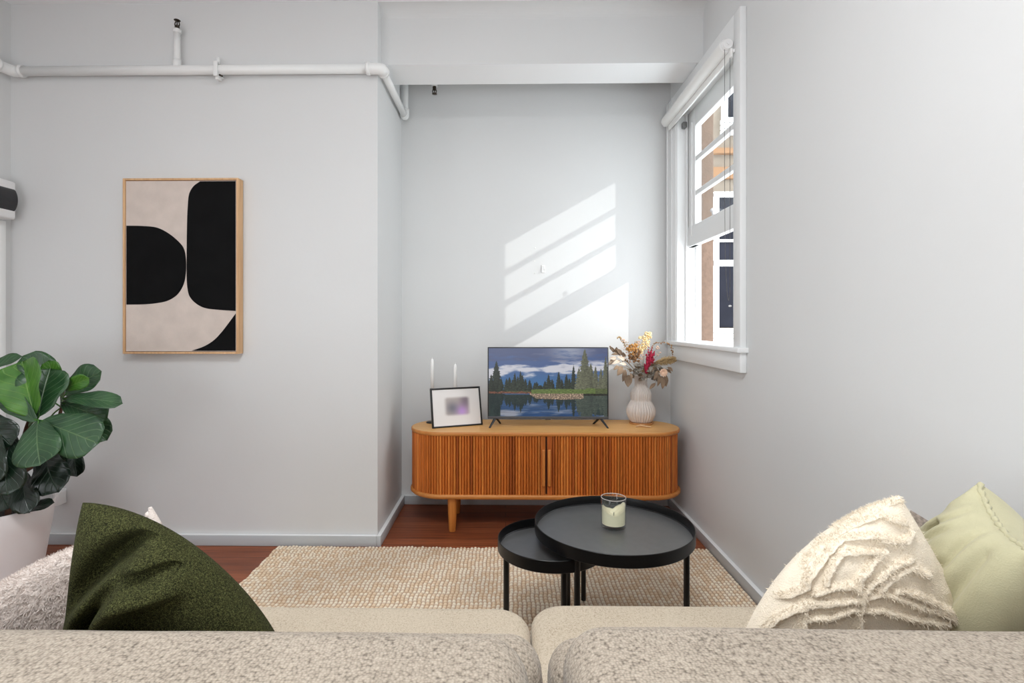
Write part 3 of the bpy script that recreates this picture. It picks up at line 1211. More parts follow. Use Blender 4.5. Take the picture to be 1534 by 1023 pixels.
for b in range(nb + 1):
    for a in range(na + 1):
        s, t = a / na, b / nb
        x, z = pw * (.235 + .56 * s), ph * (.26 + .53 * t)
        vs.append(MF @ Vector((x, .0034, z)))
        ed = min(1, min(s, 1 - s) / .16) * min(1, min(t, 1 - t) / .16)
        ed = ed * ed * (3 - 2 * ed)
        dk = math.exp(-((s - .32) / .22) ** 2 - ((t - .42) / .3) ** 2)
        vi = math.exp(-((s - .66) / .2) ** 2 - ((t - .25) / .28) ** 2)
        d2 = math.exp(-((s - .8) / .2) ** 2 - ((t - .75) / .35) ** 2)
        base = [178 - 62 * dk + 14 * vi - 50 * d2, 168 - 52 * dk - 14 * vi - 52 * d2, 164 - 40 * dk + 50 * vi - 38 * d2]
        e = (226, 223, 221)
        cl2.append((*lin([e[i] * (1 - ed) + base[i] * ed for i in range(3)]), 1))
for b in range(nb):
    for a in range(na):
        o = b * (na + 1) + a
        fs.append([o, o + 1, o + na + 2, o + na + 1])
w = MB()
w.add(vs, fs)
p = w.build('photograph', vcol_mat('blurred_photo', rough=.4), pf)
ca = p.data.color_attributes.new('Col', 'FLOAT_COLOR', 'POINT')
ca.data.foreach_set('color', np.array(cl2, dtype=np.float32).ravel())
w = MB()
q0 = MF @ Vector((pw * .5, .016, ph * .72))
q1 = Vector((q0.x, q0.y + .012, CH)) - nrm * .075
w.tube([q0, Vector((q1.x, q1.y, CH + .004))], .004, 8)
w.build('easel_strut', M['frameblack'], pf)

# ------------------------------------------------------------------ tapers in black holders
for (u, vt, vs_, lb1, lb2) in ((647.5, 535, 584, 'slim black candle holder behind the photo frame, taller and nearer the alcove corner', 'white taper candle left of the photo frame top, the taller of two'),
                               (682, 543, 590, 'slim black candle holder hidden behind the middle of the photo frame', 'white taper candle above the middle of the photo frame, the shorter of two')):
    d = 3.225
    p = W(u, vs_, d)
    zt = W(u, vt, d).z
    h = thing('candle_holder', lb1, 'candle holder', (p.x, p.y, CH), 'black taper holders')
    MB().lathe([(0, CH), (.036, CH), (.037, CH + .003), (.034, CH + .007), (.01, CH + .010), (0, CH + .010)], (p.x, p.y), 32).build('base', M['black'], h)
    MB().lathe([(.004, CH + .008), (.0035, CH + .05), (.0035, p.z - .012)], (p.x, p.y), 14).build('stem', M['black'], h)
    MB().lathe([(.004, p.z - .014), (.013, p.z - .008), (.0135, p.z + .008), (.0115, p.z + .008), (.0112, p.z - .004), (0, p.z - .004)], (p.x, p.y), 24).build('cup', M['black'], h)
    c = thing('taper_candle', lb2, 'candle', (p.x, p.y, p.z), 'white taper candles')
    MB().lathe([(0, p.z - .0035), (.0107, p.z - .0035), (.0102, zt - .035), (.008, zt - .016), (.003, zt - .009), (0, zt - .008)], (p.x, p.y), 20).build('wax', M['candle'], c)
    MB().tube([(p.x, p.y, zt - .010), (p.x + .001, p.y, zt)], .0011, 6).build('wick', M['candle'], c)

# ------------------------------------------------------------------ vase on a coaster
VX, VY = W(960, 620, 3.215).x, W(960, 620, 3.215).y
o = MB().lathe([(0, CH), (.068, CH), (.071, CH + .002), (.071, CH + .006), (.069, CH + .008), (0, CH + .008)], (VX - .002, VY - .008), 48).build('wooden_coaster', M['coaster'], sharp=40)
tag(o, 'round thin wooden coaster under the ribbed vase', 'coaster')
vz = CH + .0085
prof = [(0, 0), (.058, 0), (.062, .003), (.074, .022), (.084, .048), (.086, .066), (.081, .090), (.069, .112), (.0605, .126), (.0585, .132), (.060, .142), (.0625, .158), (.062, .172), (.055, .190), (.045, .205), (.0385, .216), (.0365, .232), (.0365, .255), (.038, .275), (.040, .283), (.0385, .286), (.035, .284), (.033, .26), (.033, .225), (.04, .2), (.02, .19), (0, .188)]
sm = []
for i in range(len(prof) - 1):
    for k in range(3):
        t = k / 3
        sm.append((prof[i][0] * (1 - t) + prof[i + 1][0] * t, prof[i][1] * (1 - t) + prof[i + 1][1] * t))
sm.append(prof[-1])
vase = MB().lathe([(r, vz + z) for r, z in sm], (VX, VY), 280, rib=lambda a, z: 1 + .13 * (abs(math.sin(a * 14)) ** .6 - .75) if z < vz + .283 else 1).build('ribbed_vase', M['ceramic'])
tag(vase, 'pale ribbed ceramic double gourd vase holding dried flowers on the sideboard', 'vase')
w = MB()
p0, p1 = W(952, 640.5, 3.08), W(976, 641.5, 3.06)
for q in (p0, p1):
    q.z = CH + .0045
mid = (p0 + p1) / 2 + Vector((0, .012, .004))
w.tube(bez([p0, p0.lerp(mid, .6) + Vector((0, .002, .003)), mid, p1.lerp(mid, .4) + Vector((0, 0, -.001)), p1], 6), [.003 + .0025 * math.sin(PI * k / 24) for k in range(25)], 8)
o = w.build('driftwood_twig', M['twig'])
tag(o, 'small curved pale twig lying in front of the vase coaster', 'twig')


# ------------------------------------------------------------------ leaves
def leaf_geo(B, T, hw, N, fold=.15, arch=.0, wave=.0, shape='fig', nu=14, nv=8, curl=0.):
    B, T, N = Vector(B), Vector(T), Vector(N).normalized()
    D = T - B
    Ln = D.length
    d = D.normalized()
    Lt = N.cross(d).normalized()
    N = d.cross(Lt).normalized()
    vs, fs, uv = [], [], []
    ph_ = rnd.random() * 6
    for i in range(nu + 1):
        s = i / nu
        if shape == 'fig':
            wd = (min(1, s * 4.5) ** .6) * (.52 + .62 * s - .14 * math.sin(PI * min(1, s / .55)) * (s < .55)) * (max(0, 1 - s ** 5.5) ** .55)
        else:
            wd = math.sin(PI * s ** .85) ** .9
        c = B + D * s + N * arch * Ln * math.sin(PI * s) - N * curl * Ln * s * s
        for j in range(nv + 1):
            t = j / nv * 2 - 1
            e = abs(t)
            p = c + Lt * (t * wd * hw * (1 - .06 * fold)) + N * (fold * e * wd * hw + wave * hw * e * math.sin(s * 15 + ph_ + (2 if t > 0 else 0)))
            vs.append(p)
            uv.append((s, (t + 1) / 2))
    for i in range(nu):
        for j in range(nv):
            o = i * (nv + 1) + j
            fs.append([o, o + 1, o + nv + 2, o + nv + 1])
    return vs, fs, uv


def leaf_obj(leaves, name, m, parent, thick=.0008):
    w = MB()
    uvs = []
    for lf in leaves:
        vs, fs, uv = leaf_geo(**lf)
        w.add(vs, fs)
        uvs += uv
    o = w.build(name, m, parent)
    ul = o.data.uv_layers.new(name='UVMap')
    arr = np.zeros((len(o.data.loops), 2), dtype=np.float32)
    vi = np.zeros(len(o.data.loops), dtype=np.int32)
    o.data.loops.foreach_get('vertex_index', vi)
    arr[:] = np.array(uvs, dtype=np.float32)[vi]
    ul.data.foreach_set('uv', arr.ravel())
    md = o.modifiers.new('Solid', 'SOLIDIFY')
    md.thickness = thick
    return o


# ------------------------------------------------------------------ fiddle leaf fig
PD = 2.15
pc = W(-14, 800, PD)
fig = thing('fiddle_leaf_fig', 'large leafy fiddle leaf fig in a white pot by the left wall', 'plant', (pc.x, pc.y, 0))
pz = W(0, 786, PD - .2).z
w = MB()
w.lathe([(0, .001), (.13, .001), (.140, .006), (.170, pz * .4), (.196, pz * .8), (.206, pz - .004), (.204, pz), (.196, pz), (.192, pz - .01), (.186, pz - .06), (0, pz - .06)], (pc.x, pc.y), 64)
w.build('pot', M['pot'], fig, sharp=45)
MB().lathe([(.1868, pz - .055), (.1868, pz - .045), (.1, pz - .038), (0, pz - .035)], (pc.x, pc.y), 40).build('soil', M['soil'], fig)
sb = Vector((pc.x + .03, pc.y - .02, pz - .05))
stems = [[sb, sb + Vector((.01, -.02, .15)), W(25, 690, 2.14), W(40, 640, 2.12), W(55, 600, 2.12), W(62, 560, 2.15)],
         [sb + Vector((.03, .03, 0)), sb + Vector((.05, .04, .15)), W(72, 680, 2.22), W(90, 620, 2.26), W(95, 585, 2.26)],
         [sb + Vector((-.05, .0, 0)), sb + Vector((-.07, 0, .18)), W(-20, 660, 2.1), W(-25, 600, 2.1), W(-15, 560, 2.12)]]
for st in stems:
    c = bez(st, 8)
    MB().tube(c, [.011 - .006 * k / len(c) for k in range(len(c))], 10).build('stem', M['bark'], fig)
TOC = Vector((0, -1, .25))


def fl(bu, bv, bd, tu, tv_, td, hw, N, m, fold=.2, arch=.03, wave=.05, curl=0., stem=None):
    lf = dict(B=W(bu, bv, bd), T=W(tu, tv_, td), hw=hw / FPX * (bd + td) / 2, N=N, fold=fold, arch=arch, wave=wave, curl=curl)
    o = leaf_obj([lf], 'leaf', M[m], fig)
    if stem is not None:
        w = MB()
        a, b = W(*stem), W(bu, bv, bd)
        w.tube(bez([a, (a + b) / 2 + Vector((0, 0, .012)), b, b + (W(tu, tv_, td) - b) * .12], 5), .0032, 8)
        w.build('leaf_stalk', M['fig_bright'], o)
    return o


S1, S2, S3 = (42, 640, 2.13), (92, 610, 2.26), (-22, 640, 2.1)
# front cluster
fl(57, 629, 2.0, 61, 697, 1.93, 41, (.0, -1, .35), 'fig_mid', .06, .05, .02, stem=S1)
fl(62, 630, 2.0, 148, 664, 1.98, 38, (.1, -1, .45), 'fig_mid', -.05, .05, .03, stem=S1)
fl(53, 625, 2.03, 34, 541, 2.08, 46, (.05, -1, .2), 'fig_bright', .55, .02, .04, stem=S1)
fl(56, 632, 2.02, 5, 586, 2.06, 20, (-.2, -1, .5), 'fig_mid', .1, .05, .03, stem=S1)
fl(57, 626, 2.05, 76, 552, 2.12, 38, (.35, -1, .15), 'fig_mid', .35, .03, .04, stem=S1)
# top
fl(96, 582, 2.16, 34, 533, 2.10, 24, (.25, -.8, .8), 'fig_mid', .25, .10, .05, stem=S2)
fl(94, 583, 2.13, 134, 566, 2.12, 13, (.0, -1, -.2), 'fig_bright', .2, .06, .05, stem=S2)
fl(90, 580, 2.145, 72, 540, 2.12, 14, (.5, -1, -.1), 'fig_bright', .1, .06, .05, stem=S2)
fl(97, 592, 2.22, 152, 556, 2.25, 26, (.1, -1, .5), 'fig_mid', .2, .06, .05, stem=S2)
fl(93, 597, 2.14, 184, 604, 2.14, 16, (.05, -1, .75), 'fig_mid', .15, .06, .06, stem=S2)
fl(118, 612, 2.24, 160, 660, 2.2, 24, (.3, -1, .4), 'fig_mid', .15, .08, .08, stem=S2)
fl(92, 603, 2.16, 160, 628, 2.16, 24, (.1, -1, .5), 'fig_mid', .1, .05, .06, stem=S2)
# lower dark leaves
fl(70, 676, 2.16, 88, 738, 2.08, 31, (.1, -1, .5), 'fig_dark', .1, .12, .08, stem=(72, 690, 2.22))
fl(110, 664, 2.22, 116, 714, 2.18, 14, (.5, -1, .2), 'fig_dark', .3, .06, .06, stem=(80, 660, 2.24))
fl(36, 706, 2.12, 45, 768, 2.04, 22, (.1, -1, .5), 'fig_dark', .12, .10, .06, stem=(40, 715, 2.16))
fl(28, 772, 2.12, 82, 753, 2.08, 11, (.1, -.8, .8), 'fig_dark', .2, .08, .08, stem=(24, 775, 2.16))
fl(18, 650, 2.06, 12, 742, 1.98, 34, (.1, -1, .5), 'fig_dark', .1, .08, .05, stem=(10, 660, 2.12))
fl(-8, 640, 2.04, -18, 730, 1.96, 34, (.1, -1, .5), 'fig_dark', .1, .08, .05, stem=S3)
fl(0, 722, 2.10, 14, 762, 2.04, 20, (.1, -1, .5), 'fig_dark', .1, .08, .05, stem=(0, 720, 2.14))
fl(-30, 566, 2.1, 34, 534, 2.16, 14, (.1, -.7, .8), 'fig_mid', .3, .08, .06, stem=(-25, 590, 2.1))
fl(-10, 600, 2.12, 34, 590, 2.2, 26, (.1, -1, .4), 'fig_dark', .2, .08, .06, stem=S3)
fl(-25, 600, 2.06, 12, 560, 2.12, 22, (.0, -1, .4), 'fig_dark', .2, .08, .06, stem=S3)
fl(-22, 620, 2.04, 18, 668, 2.02, 30, (.0, -1, .4), 'fig_dark', .1, .08, .06, stem=S3)
fl(50, 660, 2.24, 20, 700, 2.26, 30, (.0, -1, .3), 'fig_dark', .1, .08, .06, stem=S1)
fl(66, 640, 2.28, 100, 690, 2.3, 34, (.0, -1, .3), 'fig_dark', .1, .08, .06, stem=S2)
fl(62, 600, 2.30, 50, 560, 2.3, 30, (.0, -1, .3), 'fig_dark', .1, .08, .06, stem=S2)
fl(-30, 600, 2.1, -90, 560, 2.1, 34, (.0, -1, .4), 'fig_mid', .1, .08, .06, stem=S3)
fl(-30, 640, 2.1, -110, 650, 2.08, 34, (.0, -1, .5), 'fig_mid', .1, .08, .06, stem=S3)

# ------------------------------------------------------------------ dried flowers
VT = Vector((VX, VY, vz + .27))


def flower(name, label, cat='dried flower'):
    return thing(name, label, cat, VT, 'dried flowers in the ribbed vase')


def stemto(root, p, r=.0016, name='stem', bend=None):
    p = Vector(p)
    q = VT + Vector(((p.x - VT.x) * .1, (p.y - VT.y) * .1, 0))
    b = VT + Vector(((VT.x - p.x) * .06, 0, -.06))
    mid = q.lerp(p, .5) + Vector((0, 0, .02))
    MB().tube(bez([b, q, mid, p], 6), r, 6).build(name, M['stem'], root)


def fr3(s=1.):
    return Vector((rnd.uniform(-1, 1), rnd.uniform(-1, 1), rnd.uniform(-1, 1))) * s


def puff(c, R, n, r, m, name, root, sc=(1, 1, 1)):
    w = MB()
    for _ in range(n):
        v = fr3().normalized() * R * rnd.uniform(.5, 1)
        w.ball(Vector(c) + Vector((v.x * sc[0], v.y * sc[1], v.z * sc[2])), r * rnd.uniform(.6, 1.2), 1)
    return w.build(name, m, root)


def spray(root, path, m, size, n, name='leaf', spread=.6, shape='oval', downward=0.):
    """leafy sprig: leaves along a stem"""
    c = bez([Vector(p) for p in path], 10)
    MB().tube(c, .0014, 6).build('stem', M['stem'], root)
    lv = []
    for k in range(n):
        t = .2 + .8 * k / max(1, n - 1)
        i = min(len(c) - 2, int(t * (len(c) - 1)))
        p = c[i]
        d = (c[i + 1] - c[max(0, i - 1)]).normalized()
        sd = d.cross(Vector((0, -1, 0))).normalized() * (1 if k % 2 else -1)
        out = (d * .6 + sd * spread + fr3(.35) + Vector((0, -.25, -downward))).normalized()
        L_ = size * rnd.uniform(.75, 1.2)
        lv.append(dict(B=p, T=p + out * L_, hw=L_ * .25, N=Vector((rnd.uniform(-.6, .6), -1, rnd.uniform(-.2, .8))), fold=.25, arch=.08, wave=.08, shape='oval', nu=8, nv=4, curl=rnd.uniform(0, .3)))
    for q in lv:
        leaf_obj([q], name, m, root, .0006)


FD = 3.2


def Fp(x, y, d=FD):        # from the zoomed crop of the bouquet (scale 10.765, origin 905,490)
    return W(905 + x / 10.765, 490 + y / 10.765, d)


g = flower('dried_celosia', 'crimson feathery dried bloom upright in the middle of the vase bouquet')
stemto(g, Fp(690, 640, 3.13))
w = MB()
for (x0_, y0_, x1_, y1_, r) in ((690, 720, 650, 590, .010), (680, 690, 700, 520, .012), (700, 640, 790, 500, .010), (710, 620, 690, 450, .012), (720, 560, 715, 330, .008), (735, 540, 745, 400, .012), (740, 520, 770, 330, .008), (750, 520, 815, 390, .009), (745, 470, 810, 440, .010), (690, 640, 740, 560, .011), (700, 560, 680, 440, .008), (770, 560, 800, 520, .008)):
    for k in range(9):
        a, b = Fp(x0_, y0_, 3.13), Fp(x1_, y1_, 3.12)
        p = a.lerp(b, k / 8)
        w.ball(p + fr3(.003), r * (1 - .55 * k / 8), 1, sc=(1, 1, 1.2))
w.build('bloom', M['red'], g)

g = flower('dried_plume', 'tall cream plume of tiny blossoms at the top of the bouquet')
stemto(g, Fp(680, 230, 3.22))
for (x, y, R) in ((690, 110, .014), (720, 150, .014), (650, 170, .013), (700, 210, .015), (650, 240, .015), (690, 280, .015), (620, 300, .015), (600, 350, .014), (650, 330, .014), (560, 330, .012), (580, 170, .008), (730, 110, .010), (600, 400, .012)):
    puff(Fp(x, y, 3.21), R * 1.25, 24, .0050, M['plume'], 'blossom', g)
g = flower('dried_hydrangea', 'golden brown cluster bloom left of centre in the bouquet')
stemto(g, Fp(470, 400, 3.15))
for (x, y, R, m) in ((440, 330, .022, 'gold'), (490, 320, .02, 'gold'), (470, 390, .022, 'gold'), (510, 440, .022, 'goldbrown'), (450, 470, .02, 'goldbrown'), (540, 400, .016, 'goldbrown'), (520, 520, .02, 'goldbrown'), (400, 350, .012, 'gold')):
    puff(Fp(x, y, 3.15), R * 1.25, 40, .0052, M[m], 'blossom', g)
g = flower('dried_statice', 'loose sprays of tiny pale specks behind the golden bloom in the bouquet')
for (x, y, R_) in ((350, 260, .012), (300, 215, .009), (380, 430, .013), (560, 250, .010), (340, 340, .012), (620, 470, .014), (580, 540, .014), (400, 540, .013), (860, 330, .010), (880, 440, .012), (510, 260, .010)):
    stemto(g, Fp(x, y, 3.19), .0009)
    puff(Fp(x, y, 3.19), R_ * 1.5, 14, .0034, M['tanbrush' if x % 20 else 'pinkdry'], 'blossom', g)
g = flower('dried_banksia', 'tan brush shaped seed head leaning out to the right of the bouquet')
stemto(g, Fp(850, 580, 3.14))
w = MB()
a, b = Fp(830, 575, 3.14), Fp(1130, 520, 3.12)
for k in range(420):
    t = rnd.random() ** .8
    p = a.lerp(b, t)
    R = .030 * math.sin(PI * min(1, .12 + .8 * t)) ** .5
    v = fr3().normalized()
    v = (v - (b - a).normalized() * v.dot((b - a).normalized())).normalized() * R * rnd.uniform(.6, 1)
    q = p + v
    w.tube([p.lerp(q, .3), q + (b - a).normalized() * .014], [.0022, .0008], 5)
w.build('seed_head', M['tanbrush'], g)


def leafy(root, mid, specs, m, d0=3.14):
    """one dried sprig: a stem to MID and its own leaves (crop coordinates of the bouquet)"""
    c = bez([VT, VT.lerp(Fp(*mid, d0), .5) + Vector((0, 0, .012)), Fp(*mid, d0)], 8)
    MB().tube(c, .0015, 6).build('stem', M['stem'], root)
    for (x0_, y0_, x1_, y1_, hw) in specs:
        d1 = d0 + rnd.uniform(-.03, .02)
        B_, T_ = Fp(x0_, y0_, d0), Fp(x1_, y1_, d1 - .015)
        near = min(c, key=lambda q: (q - B_).length)
        if (near - B_).length > .004:
            MB().tube(bez([near, near.lerp(B_, .5) + Vector((0, 0, .004)), B_], 4), .0009, 5).build('leaf_stalk', M['stem'], root)
        leaf_obj([dict(B=B_, T=T_, hw=1.25 * hw / 10.765 * d0 / FPX, N=Vector((rnd.uniform(-.6, .6), -1, rnd.uniform(-.1, .7))), fold=.3, arch=rnd.uniform(-.05, .12), wave=.06, shape='oval', nu=10, nv=4, curl=rnd.uniform(-.05, .15))], 'leaf', M[m], root, .0006)


g = flower('dried_eucalyptus', 'pale brown leafy sprig arching to the left over the television edge')
leafy(g, (170, 390), [(170, 400, 85, 305, 22), (200, 420, 200, 320, 26), (290, 450, 205, 345, 30), (250, 430, 120, 440, 22), (330, 500, 300, 400, 24), (360, 540, 250, 500, 24)], 'dryleaf_a', 3.17)
g = flower('dried_ruscus', 'bleached pale leafy sprig at the left of the bouquet')
leafy(g, (170, 520), [(190, 490, 75, 610, 36), (200, 500, 80, 500, 26), (260, 540, 130, 590, 24), (330, 540, 210, 470, 26), (360, 600, 240, 590, 24), (300, 560, 330, 470, 20)], 'dryleaf_b', 3.15)
g = flower('drooping_gum_sprig', 'brown sprig with drooping leaves at the lower left of the bouquet')
leafy(g, (270, 630), [(290, 630, 205, 785, 44), (340, 680, 305, 885, 32), (395, 770, 385, 965, 52), (240, 630, 150, 690, 26), (420, 740, 440, 850, 26)], 'dryleaf_a', 3.12)
g = flower('drooping_leaf_sprig', 'dark brown sprig with drooping leaves at the lower right of the bouquet')
leafy(g, (960, 720), [(880, 760, 868, 955, 32), (930, 790, 930, 1000, 44), (990, 760, 1000, 965, 32), (830, 900, 730, 1005, 24), (1030, 640, 1105, 715, 24), (1000, 680, 1085, 745, 20), (860, 700, 800, 860, 30)], 'dryleaf_a', 3.11)
g = flower('grey_foliage_sprig', 'grey crinkled foliage low in the middle just above the vase rim')
sp_ = []
for _ in range(56):
    x, y = rnd.uniform(430, 880), rnd.uniform(600, 820)
    a_ = rnd.uniform(0, 2 * PI)
    L_ = rnd.uniform(60, 120)
    sp_.append((x, y, x + L_ * math.cos(a_), y + L_ * .8 * math.sin(a_), rnd.uniform(16, 28)))
leafy(g, (650, 700), sp_[:30], 'dryleaf_c', 3.14)
g = flower('brown_foliage_sprig', 'dark brown small leaves between the golden bloom and the vase rim')
leafy(g, (560, 640), sp_[30:], 'dryleaf_a', 3.16)
g = flower('dried_protea', 'blush cream petalled bloom at the right of the bouquet')
stemto(g, Fp(930, 720, 3.12))
lv = []
for k in range(11):
    a = 2 * PI * k / 11
    c = Fp(950, 720, 3.11)
    lv.append(dict(B=c, T=c + Vector((.026 * math.cos(a), -.012, .026 * math.sin(a) - .004)), hw=.012, N=(math.cos(a) * .5, -1, math.sin(a) * .5), fold=.3, arch=.1, wave=.05, shape='oval', nu=7, nv=4))
for q in lv:
    leaf_obj([q], 'petal', M['pinkdry'], g, .0008)
for nm, lb, path, m in (('berry_twig', 'thin twig of tiny dark buds curving out at the upper right of the bouquet', [VT, Fp(740, 420, 3.2), Fp(820, 270, 3.2), Fp(960, 250, 3.19), Fp(1080, 300, 3.18), Fp(1095, 430, 3.17)], 'goldbrown'),
                        ('seed_twig', 'thin twig of tiny pale buds at the upper left of the bouquet', [VT, Fp(460, 500, 3.2), Fp(340, 290, 3.2), Fp(270, 180, 3.2), Fp(220, 170, 3.2)], 'tanbrush'),
                        ('bud_twig', 'short twig of small dark buds beside the television corner', [VT, Fp(380, 560, 3.18), Fp(200, 420, 3.18), Fp(90, 330, 3.17)], 'goldbrown')):
    g = flower(nm, lb)
    c = bez(path, 10)
    MB().tube(c, .0011, 6).build('stem', M['stem'], g)
    w = MB()
    for k in range(10, len(c)):
        if rnd.random() < .75:
            w.ball(c[k] + fr3(.006), .0038 * rnd.uniform(.7, 1.3), 1, sc=(1, 1, 1.4))
    w.build('buds', M[m], g)

# ------------------------------------------------------------------ nesting coffee tables


def tray_table(cx, cy, R, H, rim, angs, rl, label):
    t = thing('nesting_table', label, 'coffee table', (cx, cy, 0))
    w = MB()
    th = .004
    w.lathe([(0, H - rim + .001), (R - .003, H - rim + .001), (R, H - rim + .004), (R, H - .0015), (R - .0015, H), (R - th + .001, H), (R - th, H - .0015), (R - th, H - rim + .013), (R - th - .004, H - rim + .009), (0, H - rim + .009)], (cx, cy), 96)
    w.mi = [1 if i // 96 == 9 - 1 else 0 for i in range(len(w.mi))]
    w.build('tray_top', [M['tray'], M['traysheen']], t, sharp=35)
    for a in angs:
        a = math.radians(a)
        x, y = cx + rl * math.cos(a), cy + rl * math.sin(a)
        MB().lathe([(.0105, .012), (.0105, H - rim + .002)], (x, y), 20).build('leg', M['black'], t, sharp=40)
    return t


TX, TY, TR, THH = .402, 1.972, .292, .440
tray_table(TX, TY, TR, THH, .045, (-25, -128, 106), .262, 'larger round black tray coffee table holding the glass candle')
SXc, SYc, SR, SH = .168, 1.948, .197, .388
tray_table(SXc, SYc, SR, SH, .045, (196, -80, 62), .172, 'smaller round black tray side table tucked under the larger one')

# glass candle
gx, gy = W(919, 790, 2.005).x, W(919, 790, 2.005).y
gz = THH - .045 + .0092
cg = thing('glass_candle', 'clear glass tumbler candle with half burnt cream wax on the large black table', 'candle', (gx, gy, gz))
m = clear_pane('clear_glass', .08)
nt = m.node_tree
lw = nt.nodes.new('ShaderNodeLayerWeight')
lw.inputs['Blend'].default_value = .5
for n_ in nt.nodes:
    if n_.type == 'MIX_SHADER':
        pw3 = nt.nodes.new('ShaderNodeMath')
        pw3.operation = 'POWER'
        pw3.inputs[1].default_value = 3
        ma3 = nt.nodes.new('ShaderNodeMath')
        ma3.operation = 'MULTIPLY_ADD'
        ma3.inputs[1].default_value = .55
        ma3.inputs[2].default_value = .03
        nt.links.new(lw.outputs['Facing'], pw3.inputs[0])
        nt.links.new(pw3.outputs[0], ma3.inputs[0])
        nt.links.new(ma3.outputs[0], n_.inputs[0])
R = .0475
MB().lathe([(0, gz), (R - .004, gz), (R - .001, gz + .002), (R - .001, gz + .012), (R, gz + .02), (R, gz + .1115), (R - .0012, gz + .113), (R - .0024, gz + .1115), (R - .003, gz + .02), (R - .006, gz + .013), (0, gz + .0125)], (gx, gy), 64).build('glass_tumbler', m, cg)
glint_ring = [Vector((gx + (R - .0012) * math.cos(2 * PI * k / 64), gy + (R - .0012) * math.sin(2 * PI * k / 64), gz + .1125)) for k in range(65)]
MB().tube(glint_ring, .0013, 8, caps=False).build('rim', mat('lip_highlight', (205, 198, 192), .12, spec=.8), cg)  # opaque pale ring paints the highlight along the glass edge
w = MB()
vs, fs = [], []
nr, ns = 10, 48
Rw = R - .0036
for i in range(nr + 1):
    for k in range(ns):
        a = 2 * PI * k / ns
        rr = Rw * i / nr
        x, y = rr * math.cos(a), rr * math.sin(a)
        edge = (i / nr) ** 2.2
        h = .042 + edge * (.012 + .036 * max(0, math.cos(a - .1)) ** 2 + .026 * max(0, math.cos(a - 3.0)) ** 2) + .004 * noise.noise(Vector((x * 90, y * 90, 1)))
        vs.append((gx + x, gy + y, gz + h))
for i in range(nr):
    for k in range(ns):
        k2 = (k + 1) % ns
        fs.append([i * ns + k, i * ns + k2, (i + 1) * ns + k2, (i + 1) * ns + k])
o_ = len(vs)
for k in range(ns):
    a = 2 * PI * k / ns
    vs.append((gx + (Rw - .001) * math.cos(a), gy + (Rw - .001) * math.sin(a), gz + .0142))
for k in range(ns):
    k2 = (k + 1) % ns
    fs.append([nr * ns + k, nr * ns + k2, o_ + k2, o_ + k])
fs.append([o_ + k for k in range(ns)][::-1])
w.add(vs, fs)
w.build('wax', M['wax'], cg)
MB().tube([(gx, gy, gz + .038), (gx + .002, gy, gz + .055)], .0012, 6).build('wick', M['frameblack'], cg)

# ------------------------------------------------------------------ jute rug
RGX0, RGX1, RGY0, RGY1 = -1.205, 1.053, 1.42, 2.752
px_, py_ = .0185, .0225
nx_, ny_ = int((RGX1 - RGX0) / px_), int((RGY1 - RGY0) / py_)
SUB = 4
GX, GY = nx_ * SUB + 1, ny_ * SUB + 1
rs = np.random.RandomState(3)
cellr = rs.rand(ny_ + 2, nx_ + 2)
cellh = rs.rand(ny_ + 2, nx_ + 2)
cellc = rs.rand(ny_ + 2, nx_ + 2)
ii, jj = np.meshgrid(np.arange(GX), np.arange(GY))
fx, fy = ii / SUB, jj / SUB
cyi = np.minimum(fy.astype(int), ny_ - 1)
offs = 0. * np.where(cyi % 2 == 0, 0., 1.)
fxo = fx + offs
cxi = np.minimum(fxo.astype(int), nx_)
lx, ly = fxo - np.floor(fxo), fy - np.floor(fy)
lx = np.where(fxo >= nx_ + 1, 1., lx)
bumpx = np.sin(np.pi * lx) ** .75
bumpy = np.sin(np.pi * ly) ** .5
bumpx = np.nan_to_num(bumpx)
bumpy = np.nan_to_num(bumpy)
hgt = .004 + .0085 * bumpx * bumpy * (.7 + .5 * cellh[cyi, cxi])
wob = .004 * np.sin(fy * 1.3 + 2 * cellr[cyi, 0]) + .006 * np.sin(fy * .16)
X = RGX0 + fx * px_ + wob * (1 - fx / nx_)
Y = RGY0 + fy * py_ + .0035 * np.sin(fx * 1.7) * (fy / ny_) + .005 * np.sin(fx * .21)
edge = (ii == 0) | (ii == GX - 1) | (jj == 0) | (jj == GY - 1)
Z = np.where(edge, .0005, hgt)
c_a = np.array(lin((250, 238, 216)))
c_b = np.array(lin((240, 218, 188)))
c_d = np.array(lin((160, 116, 82)))
k = cellc[cyi, cxi][..., None]
col3 = np.where(k > .42, c_a, c_b)
patch = np.zeros_like(fx)
for (cx_, cy_, r_) in ((30, 50, 12), (46, 60, 8), (15, 40, 10), (90, 30, 18), (110, 55, 12), (60, 40, 8), (75, 62, 9)):
    patch += np.exp(-(((fx - cx_) / r_) ** 2 + ((fy - cy_) / r_) ** 2))
col3 = col3 * (1 - .22 * np.clip(patch, 0, 1)[..., None])
depth = np.clip(1 - bumpx * bumpy, 0, 1)[..., None] ** 3
col3 = col3 * (1 - depth * .75) + c_d * depth * .75
V = np.stack([X, Y, Z], -1).reshape(-1, 3)
idx = (jj * GX + ii)
F = np.stack([idx[:-1, :-1], idx[:-1, 1:], idx[1:, 1:], idx[1:, :-1]], -1).reshape(-1, 4)
me = bpy.data.meshes.new('jute_rug')
me.vertices.add(len(V))
me.vertices.foreach_set('co', V.astype(np.float32).ravel())
me.loops.add(len(F) * 4)
me.loops.foreach_set('vertex_index', F.astype(np.int32).ravel())
me.polygons.add(len(F))
me.polygons.foreach_set('loop_start', np.arange(0, len(F) * 4, 4, dtype=np.int32))
me.polygons.foreach_set('use_smooth', np.ones(len(F), dtype=bool))
me.update(calc_edges=True)
me.validate()
me.materials.append(M['jute'])
ca = me.color_attributes.new('Col', 'FLOAT_COLOR', 'POINT')
